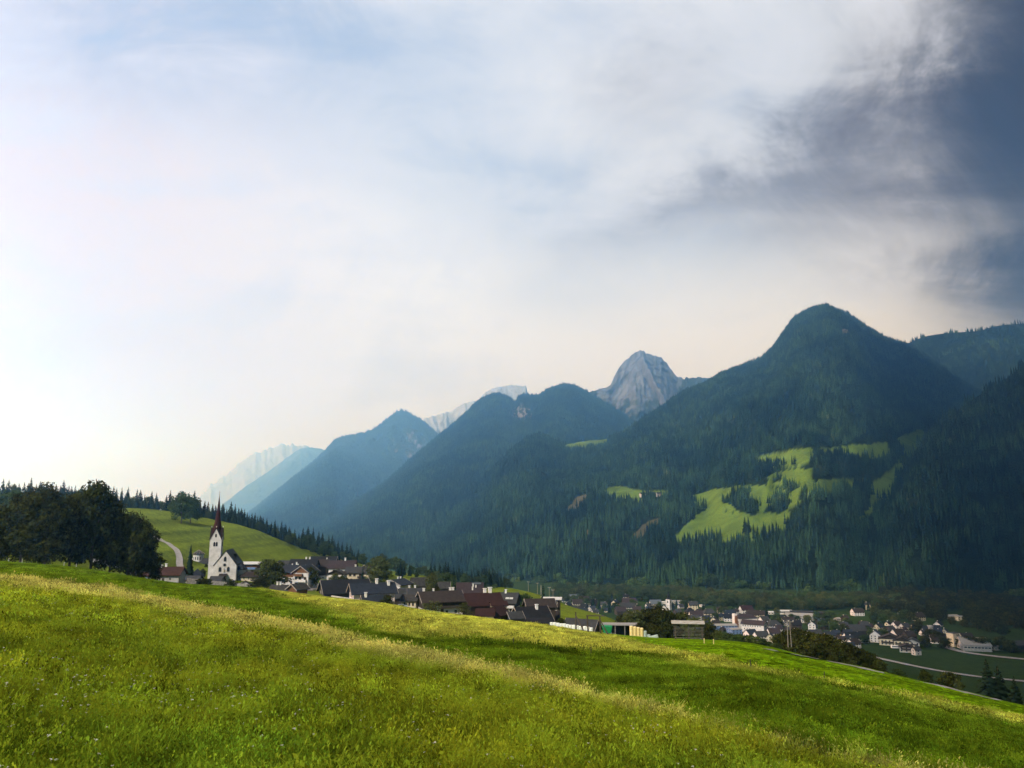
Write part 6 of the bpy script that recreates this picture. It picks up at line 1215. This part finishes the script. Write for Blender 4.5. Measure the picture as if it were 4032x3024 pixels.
# trees between the town houses and along the foot of the mountain
gT = 'broadleaf trees among the town houses'
def floor_tree(kind, px, basepy, h, label, group, wd=1.0):
    Yd = (FLOOR-CAMZ)/tan_at(basepy); p = at(px, basepy, Yd); k = h/H0[kind]; zz = float(ground(p[0], Yd))
    global NT_; NT_ += 1
    r = empty('spruce_tree' if kind == 'spruce' else 'broadleaf_tree', label, 'tree', (p[0], Yd, zz-.1), random.random()*6.28, group); r.scale = (k*wd, k*wd, k)
    link('crown', SPR[NT_ % 6] if kind == 'spruce' else LEAF[kind][NT_ % len(LEAF[kind])], r); link('trunk', SPT if kind == 'spruce' else TRK['mid'], r)
TB = [(2212,2362),(2232,2372),(2262,2376),(2275,2362),(2290,2378),(2310,2388),(2325,2368),(2335,2386),(2350,2366),(2360,2352),(2372,2372),(2385,2360),(2395,2382),(2410,2370),(2425,2360),(2432,2376),(2440,2352),(2380,2408),(2400,2412),(2420,2400),(2440,2412),(2360,2398),(2490,2392),(2500,2358),(2520,2362),(2545,2372),(2560,2356),(2596,2396),(2650,2398),(2664,2388),(2690,2390),(2702,2404),(2688,2376),(2770,2408),(2800,2384),(2770,2388),(2826,2420),(2836,2410),(2850,2432),(2818,2444),(2880,2420),(2920,2398),(2990,2412),(3020,2432),(3060,2424),(3058,2456),(3070,2468),(3090,2450),(3120,2444),(3140,2452),(3180,2462),(3215,2446),(3230,2462),(3240,2478),(3270,2448),(3282,2470),(3300,2480),(3312,2496),(3325,2502),(3330,2470),(3290,2500),(3345,2470),(3400,2400),(3420,2405),(3440,2420),(3470,2430),(3500,2440),(3530,2450),(3560,2440),(3590,2450),(3480,2452),(3440,2452),(3420,2500),(3430,2520),(3405,2535),(3480,2520),(3520,2460),(3620,2470),(3610,2495),(3660,2520),(3690,2530),(3650,2550),(3720,2555),(3790,2552),(3822,2556),(3770,2540),(3850,2560),(3880,2560),(3630,2440),(3700,2450),(3750,2460),(3800,2470),(3850,2480),(3900,2490),(3950,2500),(3640,2420),(3820,2440),(3900,2450),(3940,2560),(3980,2570)]
for px, by in TB:
    if px > 3580: floor_tree('dark', px, by, rng.uniform(9, 14), 'dark tree in the shaded right part of the valley', 'dark trees in the right of the valley', 1.25)
    elif rng.random() < .82: floor_tree('green' if rng.random() < .75 else 'olive', px, by, rng.uniform(9, 14.5), 'round green tree among the houses of the valley town', gT, rng.uniform(1.0, 1.4))
    else: floor_tree('spruce', px, by, rng.uniform(11, 17), 'dark spruce among the houses of the valley town', 'spruces among the town houses', 1.2)
WP = []
for i in range(700):
    px = rng.uniform(2180, 3560); by = lines(px, [(2180, 2352), (2600, 2362), (2800, 2378), (3000, 2392), (3200, 2398), (3400, 2384), (3560, 2400)]) + rng.uniform(-26, 8)
    Yd = (FLOOR-CAMZ)/tan_at(by); p = at(px, by, Yd); WP.append((p[0], Yd, float(ground(p[0], Yd))-.3))
for i in range(420):
    px = rng.uniform(3450, 4150); by = lines(px, [(3450, 2385), (3600, 2400), (3700, 2420), (4150, 2470)]) + rng.uniform(-75, 26)
    Yd = (FLOOR-CAMZ)/tan_at(by); p = at(px, by, Yd)
    if abs(px-3757) > 45 or by < 2405: WP.append((p[0], Yd, float(ground(p[0], Yd))-.3))
instancer('wood', 'light green broadleaf wood along the foot of the mountain', WP, rng.uniform(.8, 1.45, len(WP)), np.where(np.arange(len(WP)) < 700, rng.integers(0, 5, len(WP)), rng.integers(5, 8, len(WP))), LEAF['green'][:3]+LEAF['olive'][:2]+LEAF['dark'][:3])
# lone trees on the alpine meadow
for px, py, h in ((2932, 2100, 34), (2946, 2098, 36), (2938, 2104, 30), (2900, 1990, 26), (2906, 1996, 24)):
    p = on_mountain(px, py); k = h/20; r = empty('spruce_tree', 'dark spruce standing free on the large alpine meadow', 'tree', tuple(p-np.array((0, 0, 1))), 0, 'free standing spruces on the alpine meadow'); r.scale = (k, k, k); NT_ += 1; link('crown', SPR[NT_ % 6], r); link('trunk', SPT, r)
print('GAPS', [g_ for g_ in GAPS if g_[0] != 'town_house' and (g_[2] > 3.0 or g_[3] < -1.0)])
print('GAPS town', [g_[1:] for g_ in GAPS if g_[0] == 'town_house' and (g_[2] > 4 or g_[3] < -1.0)])
print('TREES', NT_, 'OBJ', len(bpy.data.objects))
